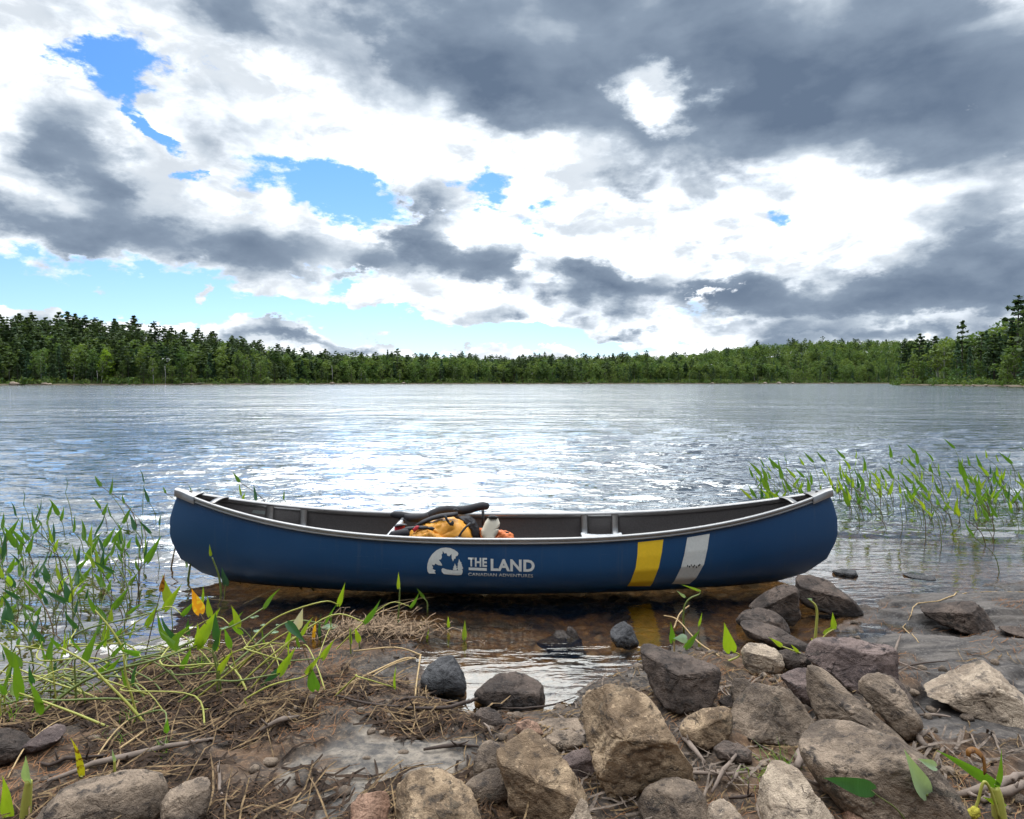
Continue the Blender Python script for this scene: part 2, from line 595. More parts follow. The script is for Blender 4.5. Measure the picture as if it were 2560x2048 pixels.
def water_material():
    m = bpy.data.materials.new('lake_water')
    m.use_nodes = True
    t = NT(m.node_tree)
    t.n.clear()
    out = t.node('ShaderNodeOutputMaterial')
    p = world_pos(t)
    open_ = attr(t, 'open')
    p1 = t.vmath('MULTIPLY', p, (.45, 1.0, 1.0))
    h1 = t.noise(p1, 3.2, 3, .55, .3)
    h2 = t.noise(t.vmath('MULTIPLY', p, (.7, 1.0, 1.0)), 11.0, 2, .5, .2)
    h3 = t.noise(t.vmath('MULTIPLY', p, (.5, 1.0, 1.0)), .75, 3, .5, .3)
    hh = t.math('ADD', t.math('MULTIPLY', h1, .070), t.math('MULTIPLY', h2, .010))
    far = attr(t, 'far')
    h4 = t.noise(t.vmath('MULTIPLY', p, (.7, 1.0, 1.0)), .55, 5, .70, .3)
    h5 = t.noise(t.vmath('MULTIPLY', p, (.30, 1.0, 1.0)), 13.0, 3, .55, .5)
    gust = t.smooth(t.noise(t.vmath('MULTIPLY', p, (.5, 1.0, 1.0)), .11, 4, .6), .36, .64, .65, 1.25)
    hf = t.math('MULTIPLY', t.math('ADD', t.math('MULTIPLY', h3, .13), t.math('MULTIPLY', h4, .30)), far)
    hh = t.math('ADD', t.math('MULTIPLY', hh, open_), t.math('MULTIPLY', hf, gust))
    hh = t.math('ADD', hh, t.math('MULTIPLY', h5, t.smooth(open_, .5, .05, 0.0, .0045)))
    bp = t.node('ShaderNodeBump')
    bp.inputs['Distance'].default_value = 1.0
    bp.inputs['Strength'].default_value = 1.0
    t.l.new(hh, bp.inputs['Height'])
    gl = t.node('ShaderNodeBsdfGlossy')
    gl.inputs['Color'].default_value = rgb(.92, .97, 1.0)
    t.put(gl.inputs['Roughness'], t.math('MULTIPLY_ADD', far, .06, .025))
    tr = t.node('ShaderNodeBsdfTransparent')
    tr.inputs['Color'].default_value = rgb(.95, .85, .66)
    fr = t.node('ShaderNodeFresnel')
    fr.inputs['IOR'].default_value = 1.6
    t.l.new(bp.outputs[0], gl.inputs['Normal'])
    t.l.new(bp.outputs[0], fr.inputs['Normal'])
    ms = t.node('ShaderNodeMixShader')
    t.put(ms.inputs[0], t.math('POWER', fr.outputs[0], t.math('ADD', t.math('MULTIPLY_ADD', far, -.30, .52), t.smooth(open_, .30, .03, 0.0, .32))))
    t.l.new(tr.outputs[0], ms.inputs[1])
    t.l.new(gl.outputs[0], ms.inputs[2])
    t.l.new(ms.outputs[0], out.inputs[0])
    return m


# ------------------------------------------------------------------ ground sheet
def stretch(lo, hi, step, out_lo, out_hi, grow=1.35):
    mid = list(np.arange(lo, hi + step * .5, step))
    a, s = [], step
    q = lo
    while q > out_lo:
        s *= grow
        q -= s
        a.append(max(q, out_lo))
    b, s = [], step
    q = hi
    while q < out_hi:
        s *= grow
        q += s
        b.append(min(q, out_hi))
    return np.array(a[::-1] + mid + b)


def build_ground():
    xs = stretch(-3.0, 3.4, .0125, -3000, 3000)
    ys = stretch(1.5, 5.2, .0115, -1500, 5000)
    X, Y = np.meshgrid(xs, ys)
    h, sd, slab, sand = ground_h(X, Y, True)
    nx = len(xs)
    i = np.arange((len(ys) - 1) * nx).reshape(len(ys) - 1, nx)[:, :-1].ravel()
    f = np.stack([i, i + 1, i + nx + 1, i + nx], 1)
    me = mesh_np('ground', np.stack([X, Y, h], -1), f, True, [ground_material()], {'slab': slab, 'sand': sand})
    o = link('ground', me)
    tag(o, 'dark muddy lake shore with bedrock running out under the shallow water', 'ground', kind='structure')
    return o


# ------------------------------------------------------------------ canoe plan (needed by the water too)
CAN_Y, CAN_X = 4.80, -0.06
C_LEN = 2.42


def canoe_sheer(x):
    return .405 + .255 * np.abs(np.asarray(x) / 2.36) ** 2.7


def canoe_xs(t):
    return np.interp(t, [0, .06, .15, .3, .5, .7, .85, 1.0], [1.55, 1.95, 2.18, 2.345, 2.42, 2.415, 2.385, 2.345])


def canoe_bw(t):
    return np.interp(t, [0, .02, .06, .12, .2, .32, .5, .7, .85, 1.0], [0, .12, .24, .325, .38, .425, .452, .45, .442, .43])


def canoe_half(x, t):
    u = np.clip(np.abs(x) / canoe_xs(t), 0, 1)
    e = np.interp(t, [0, .3, 1], [1.9, 2.05, 2.15])
    return canoe_bw(t) * (1 - u ** e) ** np.interp(t, [0, 1], [.95, .92])


KEEL = -.045


def canoe_z(x, t):
    tt = np.asarray(t)
    return KEEL + tt * (canoe_sheer(x) - KEEL)


def build_water():
    pr = np.arange(1960, 809, -1.25)
    yy = CAM_H * 1407.0 / (pr - 803.0)
    yy = np.concatenate([[1.0, 1.4], yy[yy > 1.5], [420, 560, 800, 1500]])
    uu = np.concatenate([[-60, -20, -8, -3.5, -2.2, -1.6, -1.3, -1.15], np.arange(-1.05, 1.0501, .0026), [1.15, 1.3, 1.6, 2.2, 3.5, 8, 20, 60]])
    U, Y = np.meshgrid(uu, yy)
    X = U * Y
    rng = np.random.RandomState(4)
    sd = shore_sd(X, Y)
    off = np.maximum(-sd, 0)
    calm = .05 + .95 * sstep(off + .25 * fbm(X * .7, Y * .7, oct=2, seed=9), .5, 3.4)
    lee = np.exp(-((np.abs(X) / 2.5) ** 6)) * sstep(4.9 - Y, -.1, .4)
    calm = calm * (1 - .85 * lee)
    leftw = sstep(-X, 1.3, 2.0) * (Y < 5)
    calm = np.where(leftw > 0, np.maximum(calm, .30 * leftw * sstep(off, .05, .5)), calm)
    dy = np.gradient(yy)[:, None] * np.ones_like(X)
    Z = np.zeros_like(X)
    N = 76
    lam = np.exp(rng.uniform(math.log(.14), math.log(1.5), N))
    for k in range(N):
        th = rng.normal(0, .34) + .06
        kx, ky = math.sin(th), math.cos(th)
        kk = 2 * math.pi / lam[k]
        a = (.009 + .023 * math.exp(-(math.log(lam[k] / .36) / .45) ** 2 / 2)) * lam[k] / (2 * math.pi)
        filt = sstep(lam[k] / (dy * 2.2), .8, 2.0)
        ph = rng.uniform(0, 6.28)
        s = np.sin(kk * (kx * X + ky * Y) + ph + 1.1 * np.sin(.7 * X + k) + .6 * np.sin(.5 * Y + 2 * k))
        Z += a * filt * (s + .38 * s * s)
    # short steep crests stand in small groups, flatter water between them
    grp = .62 + .66 * sstep(fbm(X * .8 + .3 * Y, Y * 1.6, oct=3, seed=52), -.4, .75)
    Z *= np.where(Y < 25, grp, 1.0)
    # gusty patches
    Z *= calm * (.75 + .5 * sstep(fbm(X * .11, Y * .05, oct=3, seed=44), -.5, .6))
    # rings in the still pool
    r = np.hypot(X - .55, Y - 2.75)
    Z += .00015 * np.sin(r * 70 + 2.5 * np.sin(X * 4) + 2 * np.sin(Y * 7)) * (.5 + .5 * np.sin(X * 3 + Y * 4)) * sstep(.62 - Y * 0 - np.abs(r - .75), 0, .5) * (off > 0) * (Y < 3.9)
    open_ = .03 + .97 * sstep(calm, .05, .75)
    far = sstep(Y, 7, 34)
    nx = len(uu)
    i = np.arange((len(yy) - 1) * nx).reshape(len(yy) - 1, nx)[:, :-1].ravel()
    f = np.stack([i, i + 1, i + nx + 1, i + nx], 1)
    # no lake inside the canoe, none buried deep in the bank
    cx, cy = X.ravel()[f].mean(1) - CAN_X, Y.ravel()[f].mean(1) - CAN_Y
    t0 = -KEEL / (canoe_sheer(cx) - KEEL)
    inc = (np.abs(cx) < 2.3) & (np.abs(cy) < canoe_half(cx, t0) - .01)
    buried = sd.ravel()[f].min(1) > .45
    f = f[~inc & ~buried]
    used = np.unique(f)
    re = np.full(X.size, -1)
    re[used] = np.arange(len(used))
    V = np.stack([X, Y, Z], -1).reshape(-1, 3)[used]
    me = mesh_np('lake_water', V, re[f], True, [water_material()], {'open': open_.ravel()[used], 'far': far.ravel()[used]})
    o = link('lake_water', me)
    tag(o, 'rippled lake water reflecting the bright cloudy sky', 'water', kind='structure')
    return o


ground = build_ground()
lake = build_water()

# ------------------------------------------------------------------ canoe
def zpt(ox, oy, sc):
    return lambda x, y: (ox + x / sc, oy + y / sc)


def hull_material():
    m, t, b = new_mat('hull_blue')
    c = obj_coord(t)
    n = t.noise(c, 2.2, 6, .6)
    col = t.mix(n, rgb(.0008, .034, .105), rgb(.0014, .052, .145))
    scr = t.noise(t.vmath('MULTIPLY', c, (1.2, 4, 26)), 5.0, 4, .7)
    col = t.mix(t.math('MULTIPLY', t.smooth(scr, .64, .74), .30), col, rgb(.035, .085, .17))
    col = t.mix(t.math('MULTIPLY', t.smooth(t.noise(c, 420, 2, .5), .55, .7), .35), col, rgb(.015, .10, .26))
    sep = t.node('ShaderNodeSeparateXYZ')
    t.l.new(c, sep.inputs[0])
    line = t.math('MULTIPLY_ADD', t.noise(c, 3.0, 5, .65), .10, sep.outputs[2])
    mud = t.math('MULTIPLY', t.smooth(line, .115, .045), t.smooth(t.noise(c, 16, 5, .7), .30, .62))
    col = t.mix(t.math('MULTIPLY', mud, .55), col, rgb(.055, .048, .040))
    drip = t.noise(t.vmath('MULTIPLY', c, (22, 8, 1.2)), 1.0, 4, .6)
    col = t.mix(t.math('MULTIPLY', t.smooth(drip, .58, .72), .22), col, rgb(.07, .09, .12))
    gouge = t.noise(t.vmath('MULTIPLY', c, (1.0, 3, 60)), 2.6, 3, .75, .4)
    col = t.mix(t.math('MULTIPLY', t.smooth(gouge, .69, .73), .5), col, rgb(.12, .16, .22))
    t.put(b.inputs['Base Color'], col)
    t.put(b.inputs['Roughness'], t.math('ADD', t.smooth(n, .3, .7, .36, .52), t.math('MULTIPLY', mud, .3)))
    bump(t, b, t.math('ADD', t.math('MULTIPLY', t.noise(c, 260, 3, .6), .6), t.noise(c, 6, 3, .5)), .16, .004)
    return m


M_HULL = hull_material()
M_INNER = simple_mat('hull_inside_grey', (.088, .080, .078), .75, 0, .6, 120, .3, .002)
M_ALU = simple_mat('brushed_aluminium', (.31, .305, .30), .34, .9, .25, 14, .08, .001)
M_WHITE = simple_mat('white_vinyl', (.60, .62, .60), .5, 0, .18, 60, .05, .001)
M_YELLOW = simple_mat('yellow_vinyl', (.80, .52, .02), .5, 0, .12, 60, .05, .001)
M_BLACK = simple_mat('black_webbing', (.016, .016, .018), .65, 0, .5, 90, .4, .002)
M_FOAM = simple_mat('black_foam_padding', (.012, .012, .016), .7, 0, .5, 30, .5, .004)
M_PACK = simple_mat('yellow_pack_fabric', (.82, .37, .05), .42, 0, .14, 9, .5, .010, .5, 16)
M_ORANGE = simple_mat('orange_bag_fabric', (.74, .20, .055), .5, 0, .16, 12, .5, .010, .5, 20)
M_RED = simple_mat('red_fabric', (.42, .015, .025), .5, 0, .3, 30, .3, .002)
M_CREAM = simple_mat('cream_plastic', (.66, .60, .48), .42, 0, .22, 9, .2, .003)
M_GREYCAP = simple_mat('grey_plastic', (.06, .065, .075), .45, 0, .2, 30)
M_SEAT = simple_mat('white_seat_plastic', (.68, .69, .70), .45, 0, .08, 20)

canoe = empty('canoe', (CAN_X, CAN_Y, 0))
tag(canoe, 'long blue canoe with aluminium gunwales floating beside the rocky shore', 'canoe')
TS = np.array([0, .008, .02, .04, .07, .11, .16, .22, .3, .38, .46, .54, .62, .7, .78, .86, .93, 1.0])


def hull_rows(inner):
    us = np.sin(np.linspace(-1, 1, 141) * math.pi / 2)
    rows = []
    for sgn, ts in ((-1, TS[::-1]), (1, TS[1:])):
        for t in ts:
            x = us * canoe_xs(t)
            y = canoe_half(x, t)
            z = canoe_z(x, t)
            if inner:
                y = np.maximum(y - .009, 0)
                z = z + .009 * (1 - t)
                x = x * .994
            rows.append([(a, sgn * b, c) for a, b, c in zip(x, y, z)])
    return rows


mb = MB()
mb.grid(hull_rows(False), 0)
mb.grid([r[::-1] for r in hull_rows(True)], 1)
hull = mb.build('hull', [M_HULL, M_INNER], canoe)


def rim(x, sgn, dy=0.0, dz=0.0):
    return (x, sgn * max(float(canoe_half(x, 1.0)) + dy, .002), float(canoe_sheer(x)) + dz)


GW = [(-.010, .010), (.012, .013), (.020, .008), (.021, -.006), (.017, -.010), (.017, -.017), (.021, -.020), (.019, -.026), (.004, -.028), (.003, -.014), (-.006, -.014), (-.007, -.030), (-.010, -.030)]
for sgn in (-1, 1):
    mb = MB()
    xs_ = np.sin(np.linspace(-1, 1, 101) * math.pi / 2) * 2.335
    mb.grid([[rim(x, sgn, a, b) for a, b in GW] for x in xs_], 0, True)
    for x in np.arange(-2.0, 2.01, .155):          # rivet heads along the rail
        p = Vector(rim(x, sgn, -.0105, -.004))
        mb.tube([p + Vector((0, sgn * .002, 0)), p - Vector((0, sgn * .0025, 0))], [.004, .003], 6, 1)
    mb.build('gunwale', [M_ALU, M_GREYCAP], canoe)
for end in (-1, 1):
    mb = MB()
    rows = []
    for k in range(9):
        x = end * (2.362 - .165 * (k / 8.0) ** .8)
        w = max(float(canoe_half(x, 1.0)), .012) + .024
        z = float(canoe_sheer(x)) + .016
        rows.append([(x, -w - .002, z - .052), (x, -w, z - .006), (x, -w * .9, z), (x, -w * .4, z + .005), (x, 0, z + .006), (x, w * .4, z + .005), (x, w * .9, z), (x, w, z - .006), (x, w + .002, z - .052)])
    mb.grid(rows)
    mb.add(rows[0], [tuple(range(9))])
    o = mb.build('deck_plate', M_ALU, canoe)
    mb = MB()
    p = Vector((end * 2.26, 0, float(canoe_sheer(2.26)) + .0245))
    mb.tube([p, p + Vector((0, 0, .001))], .013, 10)
    mb.build('grommet', M_BLACK, o)
    x = end * 2.06
    w = float(canoe_half(x, 1.0))
    z = float(canoe_sheer(x))
    mb = MB()
    rows = []
    for a in np.linspace(-1, 1, 13):
        zz = z + .014 + .010 * (1 - a * a)
        yy_ = a * (w + .004)
        rows.append([(x - .026, yy_, zz - .006), (x - .018, yy_, zz), (x + .018, yy_, zz), (x + .026, yy_, zz - .006), (x + .018, yy_, zz - .008), (x - .018, yy_, zz - .008)])
    mb.grid(rows, 0, True)
    mb.build('carry_handle', M_ALU, canoe)
# seats hung from the gunwales on aluminium straps
for xc in (-1.645, .745):
    for dx in (-.118, .118):
        for sgn in (-1, 1):
            x = xc + dx
            w = float(canoe_half(x, 1.0)) - .014
            z = float(canoe_sheer(x))
            pts = [(w, z - .012), (w - .004, z - .05), (w - .010, z - .10), (w - .022, z - .150), (w - .055, z - .174), (w - .12, z - .178)]
            rows = []
            for (a, c) in pts:
                rows.append([(x - .029, sgn * a, c), (x - .018, sgn * (a - .007), c + .003), (x + .018, sgn * (a - .007), c + .003), (x + .029, sgn * a, c), (x, sgn * (a + .003), c - .002)])
            mb = MB()
            mb.grid(rows, 0, True)
            mb.build('seat_hanger', M_ALU, canoe)
    w = float(canoe_half(xc, 1.0)) - .10
    z = float(canoe_sheer(xc)) - .156
    mb = MB()
    rows = []
    for a in np.linspace(-1, 1, 15):
        rows.append([(xc + b * .155, a * w, z + .016 * abs(b) ** 3 + .012 * abs(a) ** 4 - .004) for b in np.linspace(-1, 1, 9)])
    mb.grid(rows)
    o = mb.build('seat', M_SEAT, canoe, solid=.012)

def hull_hit(px, py, off):
    """hull-side point (canoe coordinates) for a mark at a photograph pixel, lifted by off"""
    Y = CAN_Y - .42
    for _ in range(12):
        p = at_y(px, py, Y)
        lx, lz = p.x - CAN_X, p.z
        t = min(max((lz - KEEL) / (float(canoe_sheer(lx)) - KEEL), .01), 1)
        h = float(canoe_half(lx, t))
        Y = Y * .3 + (CAN_Y - h) * .7
    e = .01
    t2 = min(1, t + e)
    dz = float(canoe_z(lx, t2)) - float(canoe_z(lx, t))
    dh = float(canoe_half(lx, t2)) - h
    n = Vector((0, -dz, -dh)).normalized() if dz > 0 else Vector((0, -1, 0))
    if n.y > 0:
        n = -n
    return Vector((lx, -h, lz)) + n * off


def decal(name, loops, mat, parent, off=.0022, tris=None):
    """flat outline(s) in photograph pixels laid onto the hull side"""
    bm = bmesh.new()
    if tris is not None:
        vs = [bm.verts.new((a, b, 0)) for a, b in tris[0]]
        for f in tris[1]:
            try:
                bm.faces.new([vs[i] for i in f])
            except ValueError:
                pass
    else:
        for lp in loops:
            bm.faces.new([bm.verts.new((a, b, 0)) for a, b in lp])
    bmesh.ops.triangulate(bm, faces=bm.faces[:])
    xs_ = [v.co.x for v in bm.verts]
    ys_ = [v.co.y for v in bm.verts]
    for lo, hi, nrm in ((min(xs_), max(xs_), (1, 0, 0)), (min(ys_), max(ys_), (0, 1, 0))):
        q = lo + 5.0
        while q < hi:
            bmesh.ops.bisect_plane(bm, geom=bm.verts[:] + bm.edges[:] + bm.faces[:], plane_co=(q * nrm[0], q * nrm[1], 0), plane_no=nrm, dist=1e-5)
            q += 5.0
    for v in bm.verts:
        v.co = hull_hit(v.co.x, v.co.y, off)
    me = bpy.data.meshes.new(name)
    bm.normal_update()
    if sum(f.normal.y for f in bm.faces) > 0:
        bmesh.ops.reverse_faces(bm, faces=bm.faces[:])
    bm.to_mesh(me)
    bm.free()
    me.materials.append(mat)
    me.polygons.foreach_set('use_smooth', [True] * len(me.polygons))
    return link(name, me, parent)


q = zpt(1250, 1180, 2156 / 920)
decal('yellow_stripe', [[q(*p) for p in [(808, 412), (957, 396), (948, 470), (930, 560), (895, 648), (880, 668), (745, 668), (765, 640), (795, 560), (805, 480)]]], M_YELLOW, hull)
ws = decal('white_stripe', [[q(*p) for p in [(1097, 385), (1228, 362), (1215, 450), (1195, 540), (1150, 620), (1110, 655), (1005, 655), (1020, 640), (1060, 560), (1080, 480)]]], M_WHITE, hull)
sc_l = []
for (a, b) in ((1095, 548), (1106, 552), (1116, 544), (1127, 553), (1135, 546), (1147, 555), (1160, 546), (1166, 541)):
    sc_l.append([q(a, b), q(a + 4, b - 5), q(a + 8, b + 1), q(a + 5, b + 7), q(a + 1, b + 6)])
decal('scuff_mark', sc_l, M_BLACK, ws, .0040)
q = zpt(1040, 1340, 2156 / 320)
emb = [[(715, 300), (705, 275), (650, 235), (580, 205), (500, 195), (420, 205), (340, 245), (270, 310), (220, 390), (195, 470), (188, 540), (198, 600), (220, 630), (335, 635), (310, 600), (332, 580), (275, 555), (290, 535), (265, 480), (310, 492), (325, 465), (375, 490), (440, 500), (430, 465), (385, 400), (420, 395), (437, 360), (430, 312), (447, 300), (450, 250), (480, 297), (512, 285), (530, 332), (562, 342), (584, 318), (600, 303), (603, 380), (626, 430), (640, 385), (665, 382), (668, 345), (702, 333)],
       [(430, 562), (450, 540), (520, 565), (620, 579), (720, 582), (786, 574), (786, 612), (765, 655), (700, 660), (560, 650), (470, 640), (436, 602)],
       [(655, 460), (668, 492), (686, 518), (678, 528), (694, 550), (684, 577), (630, 574), (620, 555), (635, 540), (630, 520), (645, 500)],
       [(725, 385), (745, 430), (770, 455), (760, 465), (780, 490), (770, 500), (790, 525), (775, 535), (795, 555), (772, 562), (776, 580), (702, 580), (707, 560), (690, 545), (706, 525), (695, 510), (710, 490), (700, 470), (715, 440)]]
decal('maple_leaf_emblem', [[q(*p) for p in lp] for lp in emb], M_WHITE, hull)


def text_decal(name, body, x0, x1, ytop, ybot, tilt, weight):
    cu = bpy.data.curves.new(name, 'FONT')
    cu.body = body
    cu.offset = weight
    cu.resolution_u = 3
    cu.space_character = 1.06
    o = bpy.data.objects.new(name, cu)
    COL.objects.link(o)
    dg = bpy.context.evaluated_depsgraph_get()
    me = o.evaluated_get(dg).to_mesh()
    P = [(v.co.x, v.co.y) for v in me.vertices]
    F = [tuple(p.vertices) for p in me.polygons]
    o.evaluated_get(dg).to_mesh_clear()
    bpy.data.objects.remove(o)
    bpy.data.curves.remove(cu)
    ax, bx = min(p[0] for p in P), max(p[0] for p in P)
    ay, by = min(p[1] for p in P), max(p[1] for p in P)
    V = []
    for (a, b) in P:
        u = (a - ax) / (bx - ax)
        v = (b - ay) / (by - ay)
        X = x0 + (x1 - x0) * u
        V.append(q(X, ybot + (ytop - ybot) * v + tilt * (X - x0)))
    return decal(name, None, M_WHITE, hull, .0022, (V, F))


text_decal('lettering', 'THE', 878, 1196, 362, 512, .028, .035)
text_decal('lettering', 'LAND', 1258, 1998, 384, 586, .026, .035)
text_decal('lettering', 'CANADiAN ADVENTURES', 880, 1972, 618, 668, .027, .018)
decal('underline_bar', [[q(888, 530), q(1192, 540), q(1192, 588), q(888, 574)]], M_WHITE, hull)
# small faded maker sticker inside the far side
mb = MB()
xx = np.linspace(-1.98, -1.80, 7)
mb.grid([[(x, float(canoe_half(x, tt)) - .012, float(canoe_z(x, tt))) for tt in (.86, .905)] for x in xx])
mb.build('sticker', simple_mat('faded_sticker', (.16, .18, .17), .6, 0, .7, 160, 0), hull)


# ------------------------------------------------------------------ outline bodies: boulders, bags
def ray_poly(poly, c, th):
    best = 0.0
    dx, dy = math.cos(th), math.sin(th)
    for i in range(len(poly)):
        (x0, y0), (x1, y1) = poly[i], poly[(i + 1) % len(poly)]
        ex, ey = x1 - x0, y1 - y0
        den = dx * ey - dy * ex
        if abs(den) < 1e-9:
            continue
        s = ((x0 - c[0]) * ey - (y0 - c[1]) * ex) / den
        k = ((x0 - c[0]) * dy - (y0 - c[1]) * dx) / den
        if s > 0 and -1e-6 <= k <= 1 + 1e-6:
            best = max(best, s)
    return best


def inflate(outline, Y, depth, seed=0, e1=.62, e2=.85, planes=(), nz=.045, nlat=36, nlon=84, smooth_r=1, lean=0.0, crumple=0.0):
    """solid body whose outline is the given photograph outline, at distance Y, of real depth; returns verts, quads, centre"""
    P = np.array(outline, float)
    x_, y_ = P[:, 0], P[:, 1]
    a = x_ * np.roll(y_, -1) - np.roll(x_, -1) * y_
    A = a.sum() / 2
    c = (((x_ + np.roll(x_, -1)) * a).sum() / (6 * A), ((y_ + np.roll(y_, -1)) * a).sum() / (6 * A))
    ths = np.arange(nlon) * 2 * math.pi / nlon
    Rr = np.array([ray_poly(outline, c, th) for th in ths])
    for _ in range(smooth_r):
        Rr = np.roll(Rr, 1) * .22 + Rr * .56 + np.roll(Rr, -1) * .22
    cw = at_y(c[0], c[1], Y)
    fwd = (cw - Vector((0, 0, CAM_H))).normalized()
    right = fwd.cross(Vector((0, 0, 1))).normalized()
    up = right.cross(fwd)
    sc = (cw - Vector((0, 0, CAM_H))).length / FPX * (1.0 / math.sqrt(1 + ((c[0] - 1280) / FPX) ** 2 + ((c[1] - 1024) / FPX) ** 2))
    ph = np.linspace(-math.pi / 2, math.pi / 2, nlat)
    PH, TH = np.meshgrid(ph, ths, indexing='ij')
    RR = np.broadcast_to(Rr, PH.shape) * sc
    rho = np.cos(PH) ** e1
    rho[0] = rho[-1] = 0
    f = np.sign(np.sin(PH)) * np.abs(np.sin(PH)) ** e2 * depth
    r_ = rho * np.cos(TH) * RR
    u_ = -rho * np.sin(TH) * RR
    L = np.stack([r_, u_, f], -1).reshape(-1, 3)
    size = float(np.mean(Rr)) * sc
    for (n, d) in planes:                      # flat broken faces, in (right, up, away) directions
        n = np.array(n, float)
        n /= np.linalg.norm(n)
        dd = d * size
        ex = L @ n - dd
        # softened clamp
        k = .11 * size
        cut = np.where(ex > k, ex, np.where(ex > -k, (ex + k) ** 2 / (4 * k), 0))
        L = L - cut[:, None] * n
    rg = np.random.RandomState(seed)
    o3 = rg.uniform(-50, 50, 3)
    Q = L / max(size, 1e-6)
    nrm = L / (np.linalg.norm(L, axis=1, keepdims=True) + 1e-9)
    if nz:
        d = .8 * fbm(Q[:, 0] * 1.7 + o3[0], Q[:, 1] * 1.7 + o3[1], Q[:, 2] * 1.7 + o3[2], 4, seed)
        rdg = 1 - np.abs(fbm(Q[:, 0] * 2.6 + o3[1], Q[:, 1] * 2.6 + o3[2], Q[:, 2] * 2.6 + o3[0], 4, seed + 9))
        fine = fbm(Q[:, 0] * 9 + o3[2], Q[:, 1] * 9 + o3[0], Q[:, 2] * 9 + o3[1], 4, seed + 5)
        L = L + nrm * (size * nz * (d - .5 * sstep(rdg, .82, 1.0) + .30 * fine))[:, None]
    if crumple:
        cr = np.abs(fbm(Q[:, 0] * 2.2 + o3[0], Q[:, 1] * 2.2 + o3[1], Q[:, 2] * 2.2 + o3[2], 3, seed + 2))
        L = L + nrm * (size * crumple * (cr - .4))[:, None]
    Mx = np.array([right, up, fwd])
    Wd = L @ Mx
    ids = np.arange(nlat * nlon).reshape(nlat, nlon)
    qd = np.stack([ids[:-1], np.roll(ids, -1, 1)[:-1], np.roll(ids, -1, 1)[1:], ids[1:]], -1).reshape(-1, 4)
    return Wd, qd, cw, size


def outline_part(name, outline, Y, depth, mat, parent=None, origin=None, **kw):
    kw.setdefault('nz', 0)
    V, Fq, cw, _ = inflate(outline, Y, depth, **kw)
    org = Vector(origin) if origin is not None else cw
    me = mesh_np(name, V + np.array(cw - org), Fq, True, [mat])
    return link(name, me, parent, None if parent is not None else org)


# ------------------------------------------------------------------ cargo amidships
q = zpt(940, 1240, 5.39)
CY = 4.80
pk = empty('canoe_pack', at_y(*q(800, 520), CY))
tag(pk, 'yellow waterproof canoe pack with black padded harness lying in the canoe', 'backpack')
PO = pk.location


def qp(x, y, Y=CY):
    return at_y(*q(x, y), Y) - PO


outline_part('pack_body', [q(*p) for p in [(480, 430), (640, 370), (860, 300), (1060, 300), (1140, 330), (1230, 420), (1290, 520), (1300, 620), (1240, 720), (900, 740), (500, 720), (420, 600)]], 4.83, .17, M_PACK, pk, PO, e1=.5, e2=.7, crumple=.10, seed=3, smooth_r=2)
outline_part('side_pocket', [q(*p) for p in [(490, 520), (560, 480), (680, 445), (800, 500), (960, 590), (990, 700), (500, 700), (470, 600)]], 4.68, .07, M_PACK, pk, PO, e1=.5, e2=.7, crumple=.16, seed=5)
outline_part('back_panel', [q(*p) for p in [(1080, 280), (1250, 260), (1340, 330), (1400, 470), (1420, 620), (1300, 640), (1280, 500), (1200, 380)]], 4.90, .09, M_FOAM, pk, PO, crumple=.12, seed=6)
mb = MB()
mb.tube([qp(*p, 4.98) for p in [(195, 255), (240, 250), (330, 262), (470, 285), (600, 290), (680, 280), (760, 245), (860, 205), (960, 185), (1060, 190), (1160, 195), (1260, 180), (1360, 150), (1440, 135), (1500, 140), (1525, 152)]],
        [.012, .024, .030, .027, .026, .030, .033, .034, .032, .030, .032, .033, .030, .032, .027, .012], 10)
mb.build('hip_belt', M_FOAM, pk)
mb = MB()
mb.tube([qp(*p, 4.90) for p in [(380, 275), (460, 300), (560, 300), (640, 290), (700, 265)]], [.018, .03, .03, .028, .02], 10)
mb.build('lumbar_pad', M_FOAM, pk)
mb = MB()
mb.tube([qp(*p, 4.74) for p in [(540, 400), (640, 350), (760, 300), (880, 268), (1000, 255), (1100, 240)]], [.022, .034, .036, .036, .036, .03], 10, flat=.45)
mb.build('shoulder_strap', M_FOAM, pk)
mb = MB()
mb.tube([qp(*p, 4.66) for p in [(1270, 370), (1220, 410), (1160, 480), (1110, 560), (1085, 620)]], [.030] * 5, 8, flat=.25)
mb.build('side_strap', M_BLACK, pk)
mb = MB()
mb.tube([qp(*p, 4.66) for p in [(930, 265), (955, 320), (985, 365)]], .010, 6)
mb.build('webbing', M_BLACK, pk)
mb = MB()
mb.tube([qp(*p, 4.9) for p in [(1440, 195), (1445, 300), (1440, 400)]], .011, 6)
mb.build('webbing', M_BLACK, pk)
outline_part('buckle', [q(*p) for p in [(965, 345), (1000, 360), (1035, 330), (1055, 365), (1040, 405), (1000, 400), (975, 375)]], 4.645, .012, M_BLACK, pk, PO)
outline_part('buckle', [q(*p) for p in [(1030, 580), (1080, 545), (1160, 560), (1180, 610), (1040, 620)]], 4.60, .015, M_GREYCAP, pk, PO)
outline_part('buckle', [q(*p) for p in [(1035, 180), (1080, 162), (1120, 190), (1105, 220), (1055, 215)]], 4.84, .015, M_BLACK, pk, PO)
outline_part('red_tab', [q(*p) for p in [(490, 450), (540, 400), (585, 405), (570, 450), (510, 490)]], 4.64, .012, M_RED, pk, PO)
mb = MB()
mb.tube([qp(*p, 4.66) for p in [(345, 470), (420, 440), (520, 430), (640, 425), (700, 430)]], [.022, .026, .026, .026, .02], 8, flat=.5)
mb.build('roll_top_closure', M_BLACK, pk)
outline_part('pack_lid', [q(*p) for p in [(690, 420), (750, 415), (800, 435), (760, 470), (700, 450)]], 4.62, .02, M_BLACK, pk, PO)

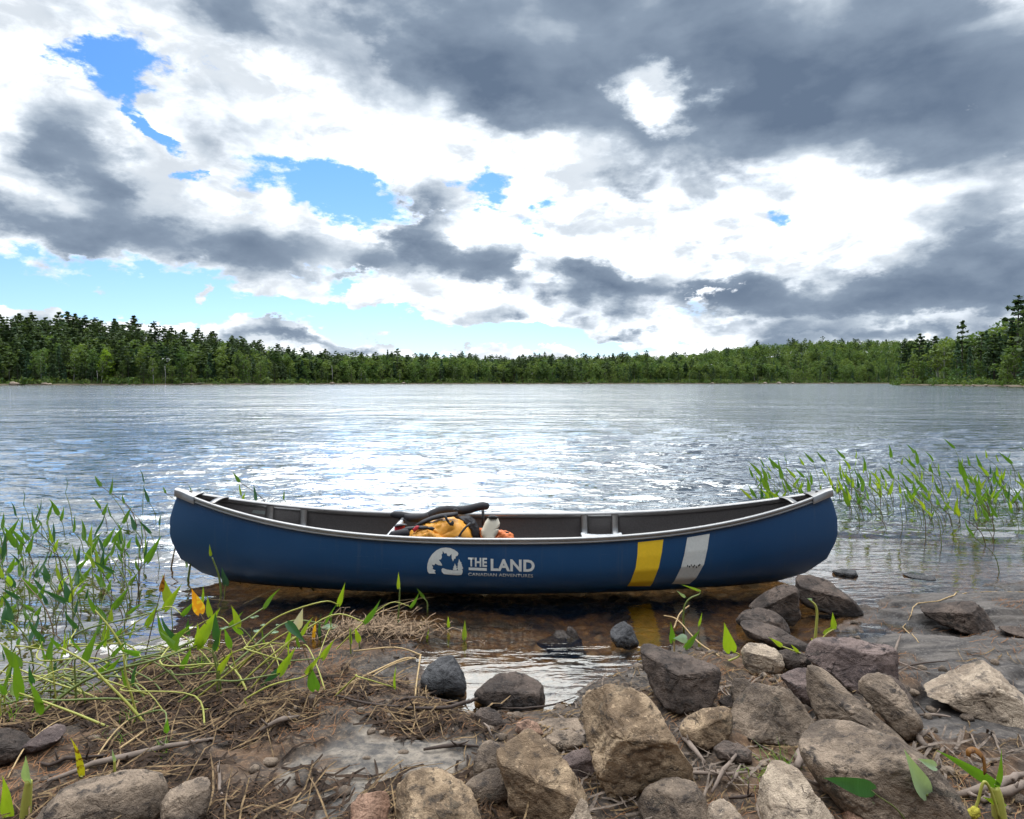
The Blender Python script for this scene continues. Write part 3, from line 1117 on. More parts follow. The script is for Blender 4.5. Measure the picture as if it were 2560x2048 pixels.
jar = empty('lidded_container', at_y(*q(340, 420), 4.82))
tag(jar, 'small red container with a grey lid tucked against the yellow pack', 'container')
PO2 = jar.location
outline_part('body', [q(*p) for p in [(250, 400), (400, 385), (385, 440), (350, 480), (290, 500), (250, 460)]], 4.82, .05, M_RED, jar, PO2, e1=.5)
outline_part('lid', [q(*p) for p in [(245, 400), (290, 375), (360, 370), (420, 385), (425, 402), (340, 408), (255, 415)]], 4.81, .055, M_GREYCAP, jar, PO2, e1=.5)
mb = MB()
mb.tube([at_y(*q(*p), 4.60) for p in [(195, 545), (215, 530), (300, 515), (380, 500), (430, 495), (445, 490)]], [.018, .027, .029, .029, .028, .018], 12)
tag(mb.build('rolled_mat', M_FOAM), 'short black padded roll lying against the near gunwale beside the pack', 'roll')
pd = empty('paddle', at_y(*q(170, 540), 4.75))
tag(pd, 'white paddle leaning out from under the black pack harness', 'paddle')
mb = MB()
p0, p1 = at_y(*q(95, 640), 4.66) - pd.location, at_y(*q(350, 345), 4.92) - pd.location
mb.tube([p0, p0.lerp(p1, .5), p1], [.021, .021, .018], 10)
mb.build('shaft', M_SEAT, pd)
mb = MB()
d = (p1 - p0).normalized()
mb.tube([p1, p1 + d * .02], [.022, .022], 10)
mb.build('collar', M_GREYCAP, pd)

bj = empty('bailer_jug', at_y(*q(1520, 560), 4.80))
tag(bj, 'cream plastic bailer cut from a jug with a black cap beside the pack', 'bailer')
PO3 = bj.location
outline_part('body', [q(*p) for p in [(1415, 470), (1440, 420), (1470, 350), (1510, 300), (1640, 295), (1672, 370), (1660, 420), (1600, 470), (1560, 495), (1600, 490), (1650, 445), (1660, 455), (1635, 510), (1600, 560), (1590, 640), (1560, 700), (1470, 700), (1450, 580), (1420, 530)]], 4.80, .055, M_CREAM, bj, PO3, e1=.45, e2=.6, nlon=140, smooth_r=0)
outline_part('cap', [q(*p) for p in [(1508, 275), (1540, 262), (1610, 265), (1645, 280), (1640, 306), (1510, 300)]], 4.80, .045, M_BLACK, bj, PO3, e1=.4)
db = empty('dry_bag', at_y(*q(1730, 540), 4.86))
tag(db, 'small orange dry bag resting behind the cream bailer', 'bag')
PO4 = db.location
outline_part('bag_body', [q(*p) for p in [(1390, 440), (1440, 430), (1500, 480), (1620, 480), (1680, 455), (1740, 480), (1840, 505), (1850, 560), (1850, 700), (1400, 700), (1395, 560)]], 4.90, .10, M_ORANGE, db, PO4, e1=.45, e2=.7, crumple=.22, seed=8)
outline_part('buckle', [q(*p) for p in [(1745, 478), (1790, 485), (1795, 505), (1750, 500)]], 4.79, .012, M_BLACK, db, PO4)

# ------------------------------------------------------------------ boulders and stones
def rock_material(name, dark, mid, light, lichen=.3, wet=0.0, streak=1.0):
    m, t, b = new_mat(name)
    tc = t.node('ShaderNodeTexCoord').outputs['Object']
    rnd = t.node('ShaderNodeObjectInfo').outputs['Random']
    c = t.vmath('ADD', tc, t.vmath('SCALE', (31.0, 17.0, 7.0), scale=rnd))
    big = t.noise(c, 5.5, 5, .62, .4)
    mid_n = t.noise(t.vmath('MULTIPLY', c, (1, 1, 1.6 * streak)), 18, 6, .68, .3)
    fine = t.noise(c, 130, 4, .7)
    grain = t.node('ShaderNodeTexVoronoi')
    grain.inputs['Scale'].default_value = 210
    t.l.new(c, grain.inputs['Vector'])
    col = t.mix(t.smooth(big, .36, .62), rgb(*mid), rgb(*light))
    col = t.mix(t.smooth(mid_n, .50, .68), col, rgb(*dark))
    col = t.mix(t.math('MULTIPLY', t.smooth(t.noise(c, 3.6, 5, .65, .8), .53, .60), .62), col, rgb(*[(a_ + b_) * .5 for a_, b_ in zip(dark, mid)]))
    col = t.mix(t.math('MULTIPLY', t.smooth(fine, .50, .72), .55), col, rgb(*[k * .45 for k in mid]))
    col = t.mix(t.math('MULTIPLY', t.smooth(t.noise(c, 55, 4, .7), .57, .7), .5), col, rgb(*[min(.8, k * 1.55) for k in light]))
    col = t.mix(t.math('MULTIPLY', t.smooth(t.noise(c, 9, 6, .7, .5), .60, .66), lichen), col, rgb(.035, .036, .030))
    col = t.mix(t.math('MULTIPLY', t.smooth(grain.outputs['Distance'], .25, .05), .35), col, rgb(*[k * .5 for k in dark]))
    wp = t.node('ShaderNodeSeparateXYZ')
    t.l.new(world_pos(t), wp.inputs[0])
    soak = t.smooth(t.math('MULTIPLY_ADD', big, .06, wp.outputs[2]), .085, .045)
    crk = t.node('ShaderNodeTexVoronoi', feature='DISTANCE_TO_EDGE')
    crk.inputs['Scale'].default_value = 7.0
    t.l.new(t.vmath('ADD', c, t.vmath('SCALE', t.noise(c, 7, 4, .6, 0, True), scale=.22)), crk.inputs['Vector'])
    crack = t.math('MULTIPLY', t.smooth(crk.outputs['Distance'], .022, .004), t.smooth(big, .54, .64))
    col = t.mix(t.math('MULTIPLY', crack, .75), col, rgb(*[k * .6 for k in dark]))
    col = t.mix(soak, col, t.mix(1.0, col, rgb(.42, .40, .40), 'MULTIPLY'))
    t.put(b.inputs['Base Color'], col)
    t.put(b.inputs['Roughness'], t.math('MULTIPLY_ADD', soak, -.45, .88 - wet * .4))
    b.inputs['Specular IOR Level'].default_value = .35 + wet * .3
    h = t.math('ADD', t.math('MULTIPLY', mid_n, 1.0), t.math('MULTIPLY', fine, .28))
    h = t.math('ADD', h, t.math('MULTIPLY', grain.outputs['Distance'], .12))
    h = t.math('SUBTRACT', h, t.math('MULTIPLY', crack, .5))
    bump(t, b, h, 1.0, .016)
    return m


RM = {
    'tan': rock_material('rock_tan', (.060, .045, .034), (.185, .125, .076), (.43, .31, .195), .55),
    'grey': rock_material('rock_grey', (.040, .032, .028), (.105, .078, .058), (.285, .215, .155), .6),
    'dark': rock_material('rock_dark', (.014, .011, .010), (.050, .038, .032), (.135, .10, .080), .4),
    'black': rock_material('rock_wet_black', (.010, .010, .011), (.030, .030, .033), (.075, .073, .076), .1, .6),
    'purple': rock_material('rock_mauve', (.040, .030, .030), (.092, .066, .060), (.22, .162, .142), .5),
    'pale': rock_material('rock_pale', (.10, .080, .066), (.235, .178, .128), (.49, .39, .29), .5),
    'rust': rock_material('rock_rusty', (.075, .043, .03), (.22, .12, .075), (.36, .22, .15), .35),
}
q6 = zpt(850, 1500, 2156 / 900)
q7 = zpt(1660, 1400, 2156 / 900)
q5 = zpt(0, 1600, 2156 / 900)
qn = lambda x, y: (x, y)
# name, material, label, scale, outline, depth/size, facets [(right, up, away), distance], shape exponent
TOPF = ((.05, .75, .55), .62)
ROCKS = [
    (q6, 'tan', 'largest boulder of the shore, tan and blocky with a rough lit upper face', [(1440, 600), (1500, 540), (1600, 490), (1720, 490), (1800, 530), (1880, 610), (1960, 730), (2040, 860), (2110, 980), (2110, 1030), (2000, 1050), (1880, 1080), (1800, 1140), (1700, 1195), (1620, 1150), (1560, 1060), (1500, 930), (1450, 800), (1425, 700)], .85, [((.25, .55, -.75), .60), ((-.75, .1, -.6), .66), ((.3, -.55, -.75), .60), ((0, .9, .3), .82)], .55),
    (q6, 'tan', 'orange tan boulder with a dark stained lower half beside the largest boulder', [(935, 930), (960, 890), (1040, 850), (1110, 800), (1180, 810), (1250, 880), (1330, 960), (1420, 1050), (1490, 1120), (1490, 1180), (1440, 1230), (1380, 1290), (1250, 1320), (1080, 1300), (1000, 1230), (1000, 1120), (950, 1030)], .8, [((.15, .5, -.8), .50), ((-.2, -.45, -.85), .55), ((.8, .3, -.3), .85)], .55),
    (q6, 'tan', 'pale tan boulder cut off by the bottom edge below the sandy patch', [(320, 1105), (420, 1060), (520, 1035), (600, 1030), (660, 1060), (740, 1110), (790, 1190), (850, 1310), (840, 1420), (340, 1420), (330, 1250), (325, 1160)], .8, [((-.1, .55, -.8), .55), ((-.8, .2, -.5), .8), ((.5, .5, -.5), .72)], .5),
    (q6, 'rust', 'small reddish brown stone at the bottom edge on the grey sand', [(70, 1220), (110, 1170), (180, 1145), (250, 1150), (300, 1200), (300, 1270), (280, 1330), (180, 1380), (80, 1370), (60, 1290)], .8, [((-.5, .4, -.7), .55), ((.6, .2, -.7), .6), ((0, .9, .1), .75)], .6),
    (q6, 'black', 'wet black domed rock at the left edge of the still pool', [(490, 440), (530, 390), (600, 345), (680, 340), (710, 390), (740, 450), (760, 520), (740, 570), (660, 580), (560, 570), (500, 520), (480, 480)], .85, [((-.3, .5, -.8), .7)], .65),
    (q6, 'dark', 'low flat dark rock standing in the pool with a twig across its front', [(810, 560), (870, 490), (950, 440), (1050, 430), (1130, 460), (1200, 500), (1225, 570), (1210, 630), (1140, 655), (1000, 650), (880, 635), (820, 600)], .8, [((.05, .75, -.6), .42), ((0, -.2, -1), .7)], .55),
    (q6, 'dark', 'small dark brown stone under the crossing twig by the pool', [(800, 690), (840, 650), (890, 640), (960, 690), (990, 740), (960, 770), (880, 770), (820, 740)], .8, [((.2, .6, -.7), .6)], .6),
    (q6, 'grey', 'brown upright stone behind the left shoulder of the orange tan boulder', [(800, 960), (840, 880), (900, 850), (960, 880), (980, 930), (980, 1020), (880, 1045), (810, 1050), (798, 1010)], .8, [((-.3, .5, -.8), .6)], .6),
    (q6, 'grey', 'smooth grey brown stone wedged under the orange tan boulder', [(740, 1110), (790, 1070), (880, 1030), (950, 1020), (1020, 1100), (1020, 1190), (940, 1220), (830, 1225), (780, 1190)], .8, [((0, .6, -.8), .65)], .7),
    (q6, 'rust', 'small brown stone between the pool and the orange tan boulder', [(1060, 740), (1120, 720), (1180, 740), (1220, 800), (1180, 830), (1100, 820), (1050, 790)], .8, [((0, .6, -.7), .6)], .6),
    (q6, 'grey', 'low flat slab half sunk behind the small mossy stones by the largest boulder', [(1160, 745), (1250, 715), (1420, 705), (1470, 780), (1300, 800), (1220, 805)], 1.5, [((0, .8, -.6), .35)], .5),
    (q6, 'grey', 'olive grey flat stone tight against the left side of the largest boulder', [(1230, 830), (1290, 790), (1380, 780), (1470, 820), (1470, 870), (1400, 905), (1300, 905), (1240, 870)], .9, [((0, .7, -.7), .5)], .55),
    (q6, 'purple', 'dark mauve stone in the gap between the two tan boulders', [(1320, 960), (1400, 910), (1470, 895), (1540, 930), (1570, 980), (1540, 1030), (1440, 1065), (1360, 1020)], .9, [((-.2, .7, -.7), .5), ((.1, -.3, -.9), .6)], .5),
    (q6, 'grey', 'rounded brown boulder at the bottom edge right of the largest boulder', [(1790, 1230), (1830, 1160), (1920, 1100), (2020, 1080), (2120, 1090), (2180, 1180), (2190, 1290), (2150, 1390), (1900, 1390), (1800, 1310)], .9, [((-.1, .75, -.5), .75), ((-.4, -.1, -.9), .7)], .7),
    (q6, 'pale', 'small pale pointed stone at the bottom edge under the largest boulder', [(1370, 1330), (1400, 1270), (1440, 1200), (1480, 1230), (1520, 1320), (1510, 1410), (1370, 1410)], .8, [((-.5, .3, -.7), .55), ((.6, .3, -.6), .55)], .6),
    (qn, 'dark', 'squared dark block with a flat top at the right edge of the pool', [(1598, 1617), (1620, 1609), (1700, 1635), (1745, 1645), (1792, 1655), (1799, 1690), (1790, 1730), (1760, 1762), (1700, 1778), (1660, 1770), (1630, 1735), (1610, 1690), (1600, 1650)], .85, [((.08, .82, -.5), .42), ((-.55, -.1, -.82), .52), ((.45, -.15, -.85), .55)], .45),
    (q6, 'black', 'dark slate cone of rock poking out of the shallows in front of the canoe', [(1620, 190), (1650, 150), (1700, 130), (1750, 160), (1790, 260), (1745, 290), (1660, 285), (1625, 240)], .8, [((-.4, .5, -.7), .65)], .65),
    (q7, 'dark', 'dark brown leaning rock under the canoe beside the waterline rock', [(510, 310), (560, 240), (620, 190), (700, 150), (770, 150), (800, 180), (805, 330), (780, 375), (720, 380), (640, 330), (560, 310)], .8, [((-.4, .65, -.6), .55), ((.2, -.3, -.9), .55)], .55),
    (q7, 'dark', 'big dark rock at the waterline right under the canoe tip', [(800, 110), (880, 100), (980, 110), (1010, 150), (1080, 190), (1140, 240), (1180, 300), (1160, 335), (1080, 335), (960, 315), (870, 290), (800, 240)], .8, [((.15, .8, -.5), .48), ((0, -.2, -1), .6)], .55),
    (q7, 'dark', 'low humped wet rock in the water left of the waterline pair', [(430, 385), (480, 320), (560, 292), (650, 305), (720, 350), (750, 430), (660, 450), (560, 420), (460, 410)], .9, [((0, .8, -.5), .6)], .65),
    (q7, 'dark', 'long low sloping dark rock in front of the humped wet rock', [(460, 390), (520, 375), (640, 390), (760, 440), (870, 490), (890, 555), (780, 555), (640, 520), (520, 490), (470, 430)], .8, [((.1, .85, -.5), .45)], .6),
    (q7, 'pale', 'whitish rough stone behind the squared dark block', [(470, 570), (510, 510), (590, 500), (660, 520), (700, 570), (715, 620), (680, 665), (600, 695), (530, 695), (480, 640)], .85, [((0, .75, -.5), .62), ((-.2, -.4, -.9), .6)], .6),
    (q7, 'dark', 'brown stone wedged between the whitish stone and the mauve boulder', [(690, 560), (760, 535), (860, 560), (880, 610), (820, 660), (740, 665), (700, 610)], .9, [((0, .7, -.6), .6)], .6),
    (q7, 'purple', 'broad mauve grey boulder standing behind the leaning stones', [(865, 600), (900, 540), (960, 490), (1080, 480), (1240, 480), (1340, 490), (1370, 530), (1370, 640), (1360, 720), (1280, 770), (1180, 810), (1080, 770), (960, 690), (880, 640)], .8, [((0, .9, -.35), .55), ((-.15, .15, -.95), .52), ((.75, 0, -.6), .82)], .5),
    (q7, 'dark', 'black wedge stone half hidden behind the lumpy brown boulder', [(1350, 700), (1420, 735), (1470, 800), (1480, 860), (1440, 890), (1370, 830)], .9, [((.4, .6, -.6), .6)], .6),
    (q7, 'grey', 'lumpy dark brown boulder leaning right next to the bedrock', [(1175, 770), (1220, 720), (1300, 695), (1360, 710), (1420, 770), (1470, 830), (1520, 940), (1500, 1010), (1450, 1060), (1380, 1010), (1260, 890), (1190, 830)], .85, [((.1, .6, -.7), .62), ((-.4, -.2, -.8), .62)], .6),
    (q7, 'purple', 'mauve stone peeking out behind the two leaning slabs', [(700, 720), (780, 670), (870, 640), (930, 680), (930, 760), (880, 880), (800, 830), (740, 760)], .9, [((0, .7, -.6), .55)], .55),
    (q7, 'grey', 'long stone slab leaning down to the right with a mossy left edge', [(865, 700), (900, 680), (960, 690), (1060, 760), (1180, 850), (1300, 930), (1400, 1010), (1440, 1080), (1380, 1110), (1200, 1080), (1040, 1030), (950, 1020), (900, 900), (870, 800)], .6, [((.35, .6, -.7), .42), ((-.4, -.1, -.9), .50)], .5),
    (q7, 'grey', 'steep triangular grey boulder with a pale diagonal face in mid pile', [(400, 960), (440, 870), (510, 770), (580, 700), (680, 700), (740, 760), (800, 830), (880, 920), (900, 1000), (860, 1060), (700, 1090), (540, 1110), (420, 1070), (390, 1020)], .75, [((-.55, .35, -.75), .42), ((.45, .15, -.88), .45), ((0, .9, .1), .8)], .5),
    (q7, 'grey', 'small upright grey stone left of the triangular boulder', [(415, 720), (490, 710), (520, 745), (470, 860), (420, 880), (405, 800)], .9, [((0, .3, -.9), .6)], .5),
    (q7, 'dark', 'little brown stone below the upright grey stone', [(325, 850), (390, 810), (430, 830), (420, 900), (340, 900)], .9, [((0, .6, -.7), .6)], .6),
    (q7, 'tan', 'egg shaped tan stone left of the triangular boulder', [(105, 1020), (140, 960), (220, 910), (330, 878), (390, 880), (405, 930), (390, 1020), (340, 1095), (250, 1135), (160, 1115), (110, 1060)], .8, [((-.3, .6, -.7), .62), ((.2, -.2, -.95), .66)], .6),
    (q7, 'tan', 'small brown stone peeking out behind the egg shaped tan stone', [(130, 925), (180, 880), (250, 880), (280, 905), (200, 960), (130, 970)], .9, [((0, .7, -.6), .6)], .6),
    (q7, 'dark', 'small dark stone lying in the twigs below the triangular boulder', [(300, 1150), (360, 1095), (440, 1095), (520, 1130), (520, 1195), (420, 1225), (330, 1205)], .9, [((0, .7, -.6), .55)], .6),
    (q7, 'grey', 'big smooth rounded boulder in the foreground behind hanging green leaves', [(835, 1160), (880, 1080), (960, 1030), (1100, 1015), (1260, 1030), (1380, 1070), (1480, 1120), (1580, 1180), (1680, 1270), (1740, 1370), (1750, 1470), (1700, 1580), (1400, 1600), (1100, 1540), (960, 1420), (870, 1320), (840, 1240)], .75, [((-.25, .72, -.62), .66), ((.15, -.35, -.9), .72)], .68),
    (q7, 'pale', 'pale pointed boulder at the bottom edge left of the smooth rounded boulder', [(560, 1430), (600, 1330), (640, 1250), (720, 1240), (780, 1260), (860, 1340), (960, 1450), (1050, 1560), (1040, 1640), (560, 1640), (550, 1520)], .7, [((-.1, .5, -.85), .5), ((.65, .3, -.6), .66), ((-.75, .1, -.5), .75)], .5),
    (q7, 'pale', 'small pale stone at the bottom edge left of the pale pointed boulder', [(240, 1540), (290, 1470), (340, 1440), (420, 1480), (490, 1560), (480, 1640), (240, 1640)], .8, [((-.2, .6, -.7), .55)], .6),
    (q7, 'rust', 'crumbly reddish stone at the bottom edge under the rounded boulder', [(1100, 1545), (1180, 1520), (1280, 1510), (1380, 1528), (1440, 1560), (1420, 1640), (1090, 1640)], .8, [((0, .8, -.5), .6)], .6),
    (q7, 'pale', 'big pale ridged boulder on the bedrock at the right edge', [(1610, 830), (1640, 770), (1740, 690), (1840, 620), (1910, 590), (1980, 640), (2080, 720), (2200, 800), (2300, 870), (2320, 960), (2160, 1000), (2000, 990), (1840, 950), (1680, 905), (1620, 870)], .75, [((-.35, .7, -.55), .40), ((.15, -.1, -.98), .40), ((.45, .75, -.3), .48)], .5),
    (q7, 'dark', 'dark wedge shaped rock alone on the flat bedrock by the water', [(1560, 310), (1640, 270), (1760, 250), (1850, 230), (1900, 270), (1960, 360), (1975, 440), (1960, 465), (1860, 450), (1700, 410), (1600, 375)], .8, [((-.2, .85, -.45), .42), ((-.15, -.15, -.97), .48), ((.75, .3, -.5), .62)], .5),
    (q7, 'dark', 'flat dark rock at the right edge beside the dark wedge shaped rock', [(2020, 430), (2100, 408), (2250, 408), (2280, 480), (2120, 480)], 1.1, [((0, .8, -.5), .5)], .5),
    (q7, 'black', 'small wet stone in the lake just off the canoe tip', [(1010, 75), (1060, 55), (1140, 55), (1155, 90), (1130, 112), (1040, 108)], .9, [((0, .8, -.5), .6)], .6),
    (q7, 'black', 'thin wet stone barely breaking the lake surface off the bedrock', [(1430, 97), (1500, 90), (1600, 88), (1625, 115), (1560, 132), (1490, 126)], .9, [((0, .8, -.5), .6)], .6),
    (q5, 'grey', 'big smooth grey brown boulder in the bottom left corner', [(240, 1070), (260, 990), (320, 920), (420, 850), (560, 830), (720, 825), (840, 860), (930, 910), (960, 980), (965, 1090), (930, 1170), (280, 1170)], .8, [((.05, .8, -.55), .72), ((0, 0, -1), .8)], .7),
    (q5, 'grey', 'squarish grey stone right of the smooth corner boulder', [(985, 960), (1030, 890), (1100, 850), (1230, 840), (1255, 880), (1245, 980), (1220, 1070), (1150, 1160), (1000, 1140), (980, 1040)], .8, [((0, .85, -.45), .62), ((.1, .1, -.95), .6)], .5),
    (q5, 'dark', 'dark mauve boulder cut by the left edge among the reeds', [(-120, 560), (0, 510), (60, 540), (140, 610), (190, 670), (150, 725), (60, 745), (-120, 770)], .8, [((.4, .7, -.5), .5)], .6),
    (q5, 'purple', 'flat mauve stone sunk in the litter near the left edge', [(150, 610), (260, 540), (340, 510), (385, 540), (350, 620), (260, 655), (190, 655)], 1.0, [((.1, .8, -.6), .4)], .5),
]
ROCK_POS = []
for i, (qf, mk, lab, pts, dep, pl, e1) in enumerate(ROCKS):
    out = [qf(*p) for p in pts]
    bx = sum(p[0] for p in out) / len(out)
    low = max(p[1] for p in out)
    wid = max(p[0] for p in out) - min(p[0] for p in out)
    g = ground_at(bx, min(low, 2120) - 4)
    base = max(g.z, -.02)
    Yb = at_z(bx, min(low, 2120), base).y
    size = wid * Yb / FPX * .5
    Yc = Yb + size * .42
    mean_r = .5 * (wid + (low - min(p[1] for p in out))) * .5 * Yc / FPX
    big = wid > 260
    V, Fq, cw, sz = inflate(out, Yc, dep * mean_r, seed=100 + i, e1=e1, e2=.8, planes=pl, nz=.05 if e1 >= .68 else .085, nlat=64 if big else 40, nlon=150 if big else 90)
    me = mesh_np('rock', V, Fq, True, [RM[mk]])
    kind = 'boulder' if wid > 150 else 'stone'
    o = link(kind, me, None, cw)
    tag(o, lab, 'boulder' if kind == 'boulder' else 'stone', 'rocks piled along the shore')
    ROCK_POS.append((cw, sz))

# rotten stump in the pool
st = empty('broken_stump', ground_at(*q6(1300, 330)))
tag(st, 'rotten dark stump with a raised splinter standing in the still pool', 'stump')
M_ROT = rock_material('rotten_wood', (.016, .011, .009), (.045, .030, .023), (.11, .075, .05), .2, .2, .25)
SO = st.location
outline_part('wood_block', [q6(*p) for p in [(1165, 265), (1270, 225), (1290, 190), (1350, 192), (1400, 215), (1440, 235), (1455, 290), (1500, 330), (1420, 345), (1330, 335), (1280, 345), (1230, 300)]], SO.y + .05, .09, M_ROT, st, SO, e1=.5, nz=.09, seed=61)
outline_part('splinter', [q6(*p) for p in [(1350, 235), (1362, 165), (1385, 162), (1415, 190), (1442, 240), (1420, 275), (1370, 265)]], SO.y + .02, .03, M_ROT, st, SO, e1=.5, nz=.09, seed=62)

# ------------------------------------------------------------------ sticks and driftwood
M_STICK = simple_mat('weathered_stick', (.20, .155, .125), .85, 0, .55, 14, .6, .004, .3, 60)
M_DARKSTICK = simple_mat('wet_stick', (.055, .038, .030), .7, 0, .5, 20, .6, .004, .3, 60)
M_STRAW = simple_mat('dry_straw', (.42, .29, .14), .75, 0, .3, 20, 0)


def lay(pts, lift, r):
    """polyline in photograph pixels laid on the ground, densified and gently crooked"""
    P = [ground_at(a, b) + Vector((0, 0, r + l)) for (a, b), l in zip(pts, lift)]
    out = []
    for i in range(len(P) - 1):
        n = max(2, int((P[i + 1] - P[i]).length / .03))
        for k in range(n):
            out.append(P[i].lerp(P[i + 1], k / n))
    out.append(P[-1])
    rs = random.Random(len(pts) * 7 + int(pts[0][0]))
    for p in out[1:-1]:
        z = gz(p.x, p.y)
        p.z = max(p.z, z + r * .6)
        p += Vector((rs.uniform(-1, 1), rs.uniform(-1, 1), rs.uniform(-.3, .8))) * r * .28
    return out


STICKS = [
    (q5, 'grey driftwood branch lying across the left bank with brown weed hung on it', [(285, 880), (450, 830), (560, 790), (760, 745), (930, 700), (1060, 670), (1280, 625)], .011, .018, M_STICK),
    (q5, 'short grey branch poking out of the dark weed clump', [(1560, 580), (1640, 550), (1700, 535), (1790, 500)], .010, .03, M_STICK),
    (q5, 'crooked twig hanging down at the edge of the dark sand', [(1305, 740), (1315, 830), (1310, 920), (1350, 1000), (1390, 1060)], .006, .01, M_STICK),
    (q5, 'thin dark stick along the bank behind the corner boulder', [(230, 755), (300, 780), (400, 740), (520, 735), (640, 715)], .007, .012, M_DARKSTICK),
    (q6, 'long dark twig curving up across the flat rock in the pool', [(-20, 600), (150, 655), (300, 680), (450, 700), (640, 700), (760, 665), (900, 610), (1060, 570), (1180, 540), (1275, 512)], .008, .03, M_DARKSTICK),
    (q6, 'thin dark twig reaching into the pool under the flat rock', [(940, 660), (1100, 680), (1250, 665), (1330, 640), (1410, 602)], .0045, .02, M_DARKSTICK),
    (q6, 'brown stick lying beside the pink leaf on the sand', [(500, 915), (620, 905), (700, 895), (830, 900)], .008, .008, M_DARKSTICK),
    (q6, 'short bare twig standing against the small brown stone', [(860, 760), (890, 800), (912, 850)], .005, .02, M_STICK),
    (q6, 'dark stick half buried in the wet mud left of the pool', [(310, 620), (450, 610), (560, 620), (680, 640), (770, 645)], .010, .008, M_DARKSTICK),
    (q7, 'looped grey root beside the egg shaped tan stone', [(100, 1050), (120, 1110), (170, 1170), (210, 1220), (245, 1260)], .010, .02, M_STICK),
    (q7, 'pale straight stick leaning over the twigs at the bottom', [(285, 1440), (360, 1330), (445, 1205)], .0075, .035, M_STICK),
    (q7, 'grey twig crossing the pile of twigs at the bottom', [(100, 1305), (250, 1320), (380, 1330), (500, 1305)], .007, .02, M_STICK),
    (q7, 'short grey twig forked beside the pale straight stick', [(370, 1395), (430, 1340), (460, 1260)], .006, .02, M_STICK),
    (q7, 'dark twig lying left of the pale pointed boulder', [(390, 1450), (460, 1455), (540, 1440)], .006, .012, M_DARKSTICK),
    (q7, 'pale flat driftwood piece between the two rounded boulders', [(800, 1280), (815, 1200), (830, 1130)], .016, .01, M_STICK),
    (q7, 'grey stick poking out above the smooth rounded boulder', [(775, 1115), (830, 1080), (880, 1050)], .008, .02, M_STICK),
    (q7, 'pale driftwood splinter beside the pale pointed boulder', [(905, 1370), (950, 1410), (1005, 1440)], .014, .012, M_STICK),
    (q7, 'thin pale twig standing on the bedrock behind the mauve boulder', [(1378, 605), (1392, 540), (1420, 470)], .007, .02, M_STICK),
    (q7, 'short pale twig lying on the bedrock below the ridged boulder', [(1525, 940), (1620, 942), (1718, 955)], .007, .004, M_STICK),
    (q7, 'slim brown twig on the bedrock beside the mauve boulder', [(1385, 610), (1480, 655), (1595, 690)], .004, .006, M_STICK),
    (q7, 'brown twig bent along the needles on the bedrock', [(1370, 690), (1450, 650), (1560, 630), (1700, 615)], .005, .006, M_DARKSTICK),
    (q7, 'pale root hooked on the bedrock by the dark wedge rock', [(1480, 350), (1490, 290), (1520, 270), (1640, 255), (1720, 225), (1830, 200), (2000, 195), (2160, 198)], .004, .004, M_STRAW),
    (q7, 'thin pale zigzag straw on the wet bedrock', [(1525, 500), (1470, 450), (1430, 410), (1495, 355)], .003, .004, M_STRAW),
    (q7, 'thick grey purple branch entering at the bottom right corner', [(1750, 1450), (1880, 1420), (1990, 1400), (2080, 1360), (2170, 1320)], .015, .012, M_STICK),
    (q7, 'second grey purple branch below the first in the bottom right corner', [(1900, 1480), (2010, 1450), (2090, 1415), (2180, 1370)], .014, .012, M_STICK),
    (q7, 'short mossy log stub behind the smooth rounded boulder', [(1490, 1060), (1530, 1110), (1570, 1160)], .018, .01, M_STICK),
]
for qf, lab, pts, r, lift, mt in STICKS:
    L = lay([qf(*p) for p in pts], [lift * (.3 + .7 * math.sin(math.pi * (i + .3) / len(pts))) for i in range(len(pts))], r)
    mb = MB()
    n = len(L)
    mb.tube([p - L[0] for p in L], [r * (1.05 - .5 * abs(2 * k / max(n - 1, 1) - .9)) for k in range(n)], 7)
    if r > .0055:
        rs = random.Random(int(pts[0][0]))
        for _ in range(2):
            k = rs.randint(1, n - 2)
            b = L[k] - L[0]
            d = Vector((rs.uniform(-1, 1), rs.uniform(-1, .3), rs.uniform(.2, 1))).normalized() * rs.uniform(.02, .06)
            mb.tube([b, b + d * .6, b + d + Vector((0, 0, .004))], [r * .5, r * .4, r * .2], 5)
    o = mb.build('stick', mt, None, True, L[0])
    tag(o, lab, 'stick', 'sticks washed up on the shore')

# ------------------------------------------------------------------ waterside plants
def leaf_material(name, col, tint, trans=.45, var=.3, spots=None):
    m = bpy.data.materials.new(name)
    m.use_nodes = True
    t = NT(m.node_tree)
    b = t.n['Principled BSDF']
    out = t.n['Material Output']
    c = obj_coord(t)
    rnd = t.node('ShaderNodeObjectInfo').outputs['Random']
    n = t.noise(t.vmath('MULTIPLY', c, (1, 1, .35)), 60, 4, .6)
    a = t.mix(n, rgb(*[k * (1 - var) for k in col]), rgb(*[k * (1 + var) for k in col]))
    a = t.mix(t.math('MULTIPLY', rnd, .55), a, rgb(*tint))
    if spots:
        a = t.mix(t.smooth(t.noise(c, 45, 3, .6), .52, .62), a, rgb(*spots))
    t.put(b.inputs['Base Color'], a)
    b.inputs['Roughness'].default_value = .42
    bump(t, b, t.noise(t.vmath('MULTIPLY', c, (1, 1, .15)), 240, 3, .5), .25, .002)
    tr = t.node('ShaderNodeBsdfTranslucent')
    t.put(tr.inputs[0], t.mix(1.0, a, rgb(1.5, 1.45, .6), 'MULTIPLY'))
    ms = t.node('ShaderNodeMixShader')
    ms.inputs[0].default_value = trans
    t.l.new(b.outputs[0], ms.inputs[1])
    t.l.new(tr.outputs[0], ms.inputs[2])
    t.l.new(ms.outputs[0], out.inputs[0])
    return m


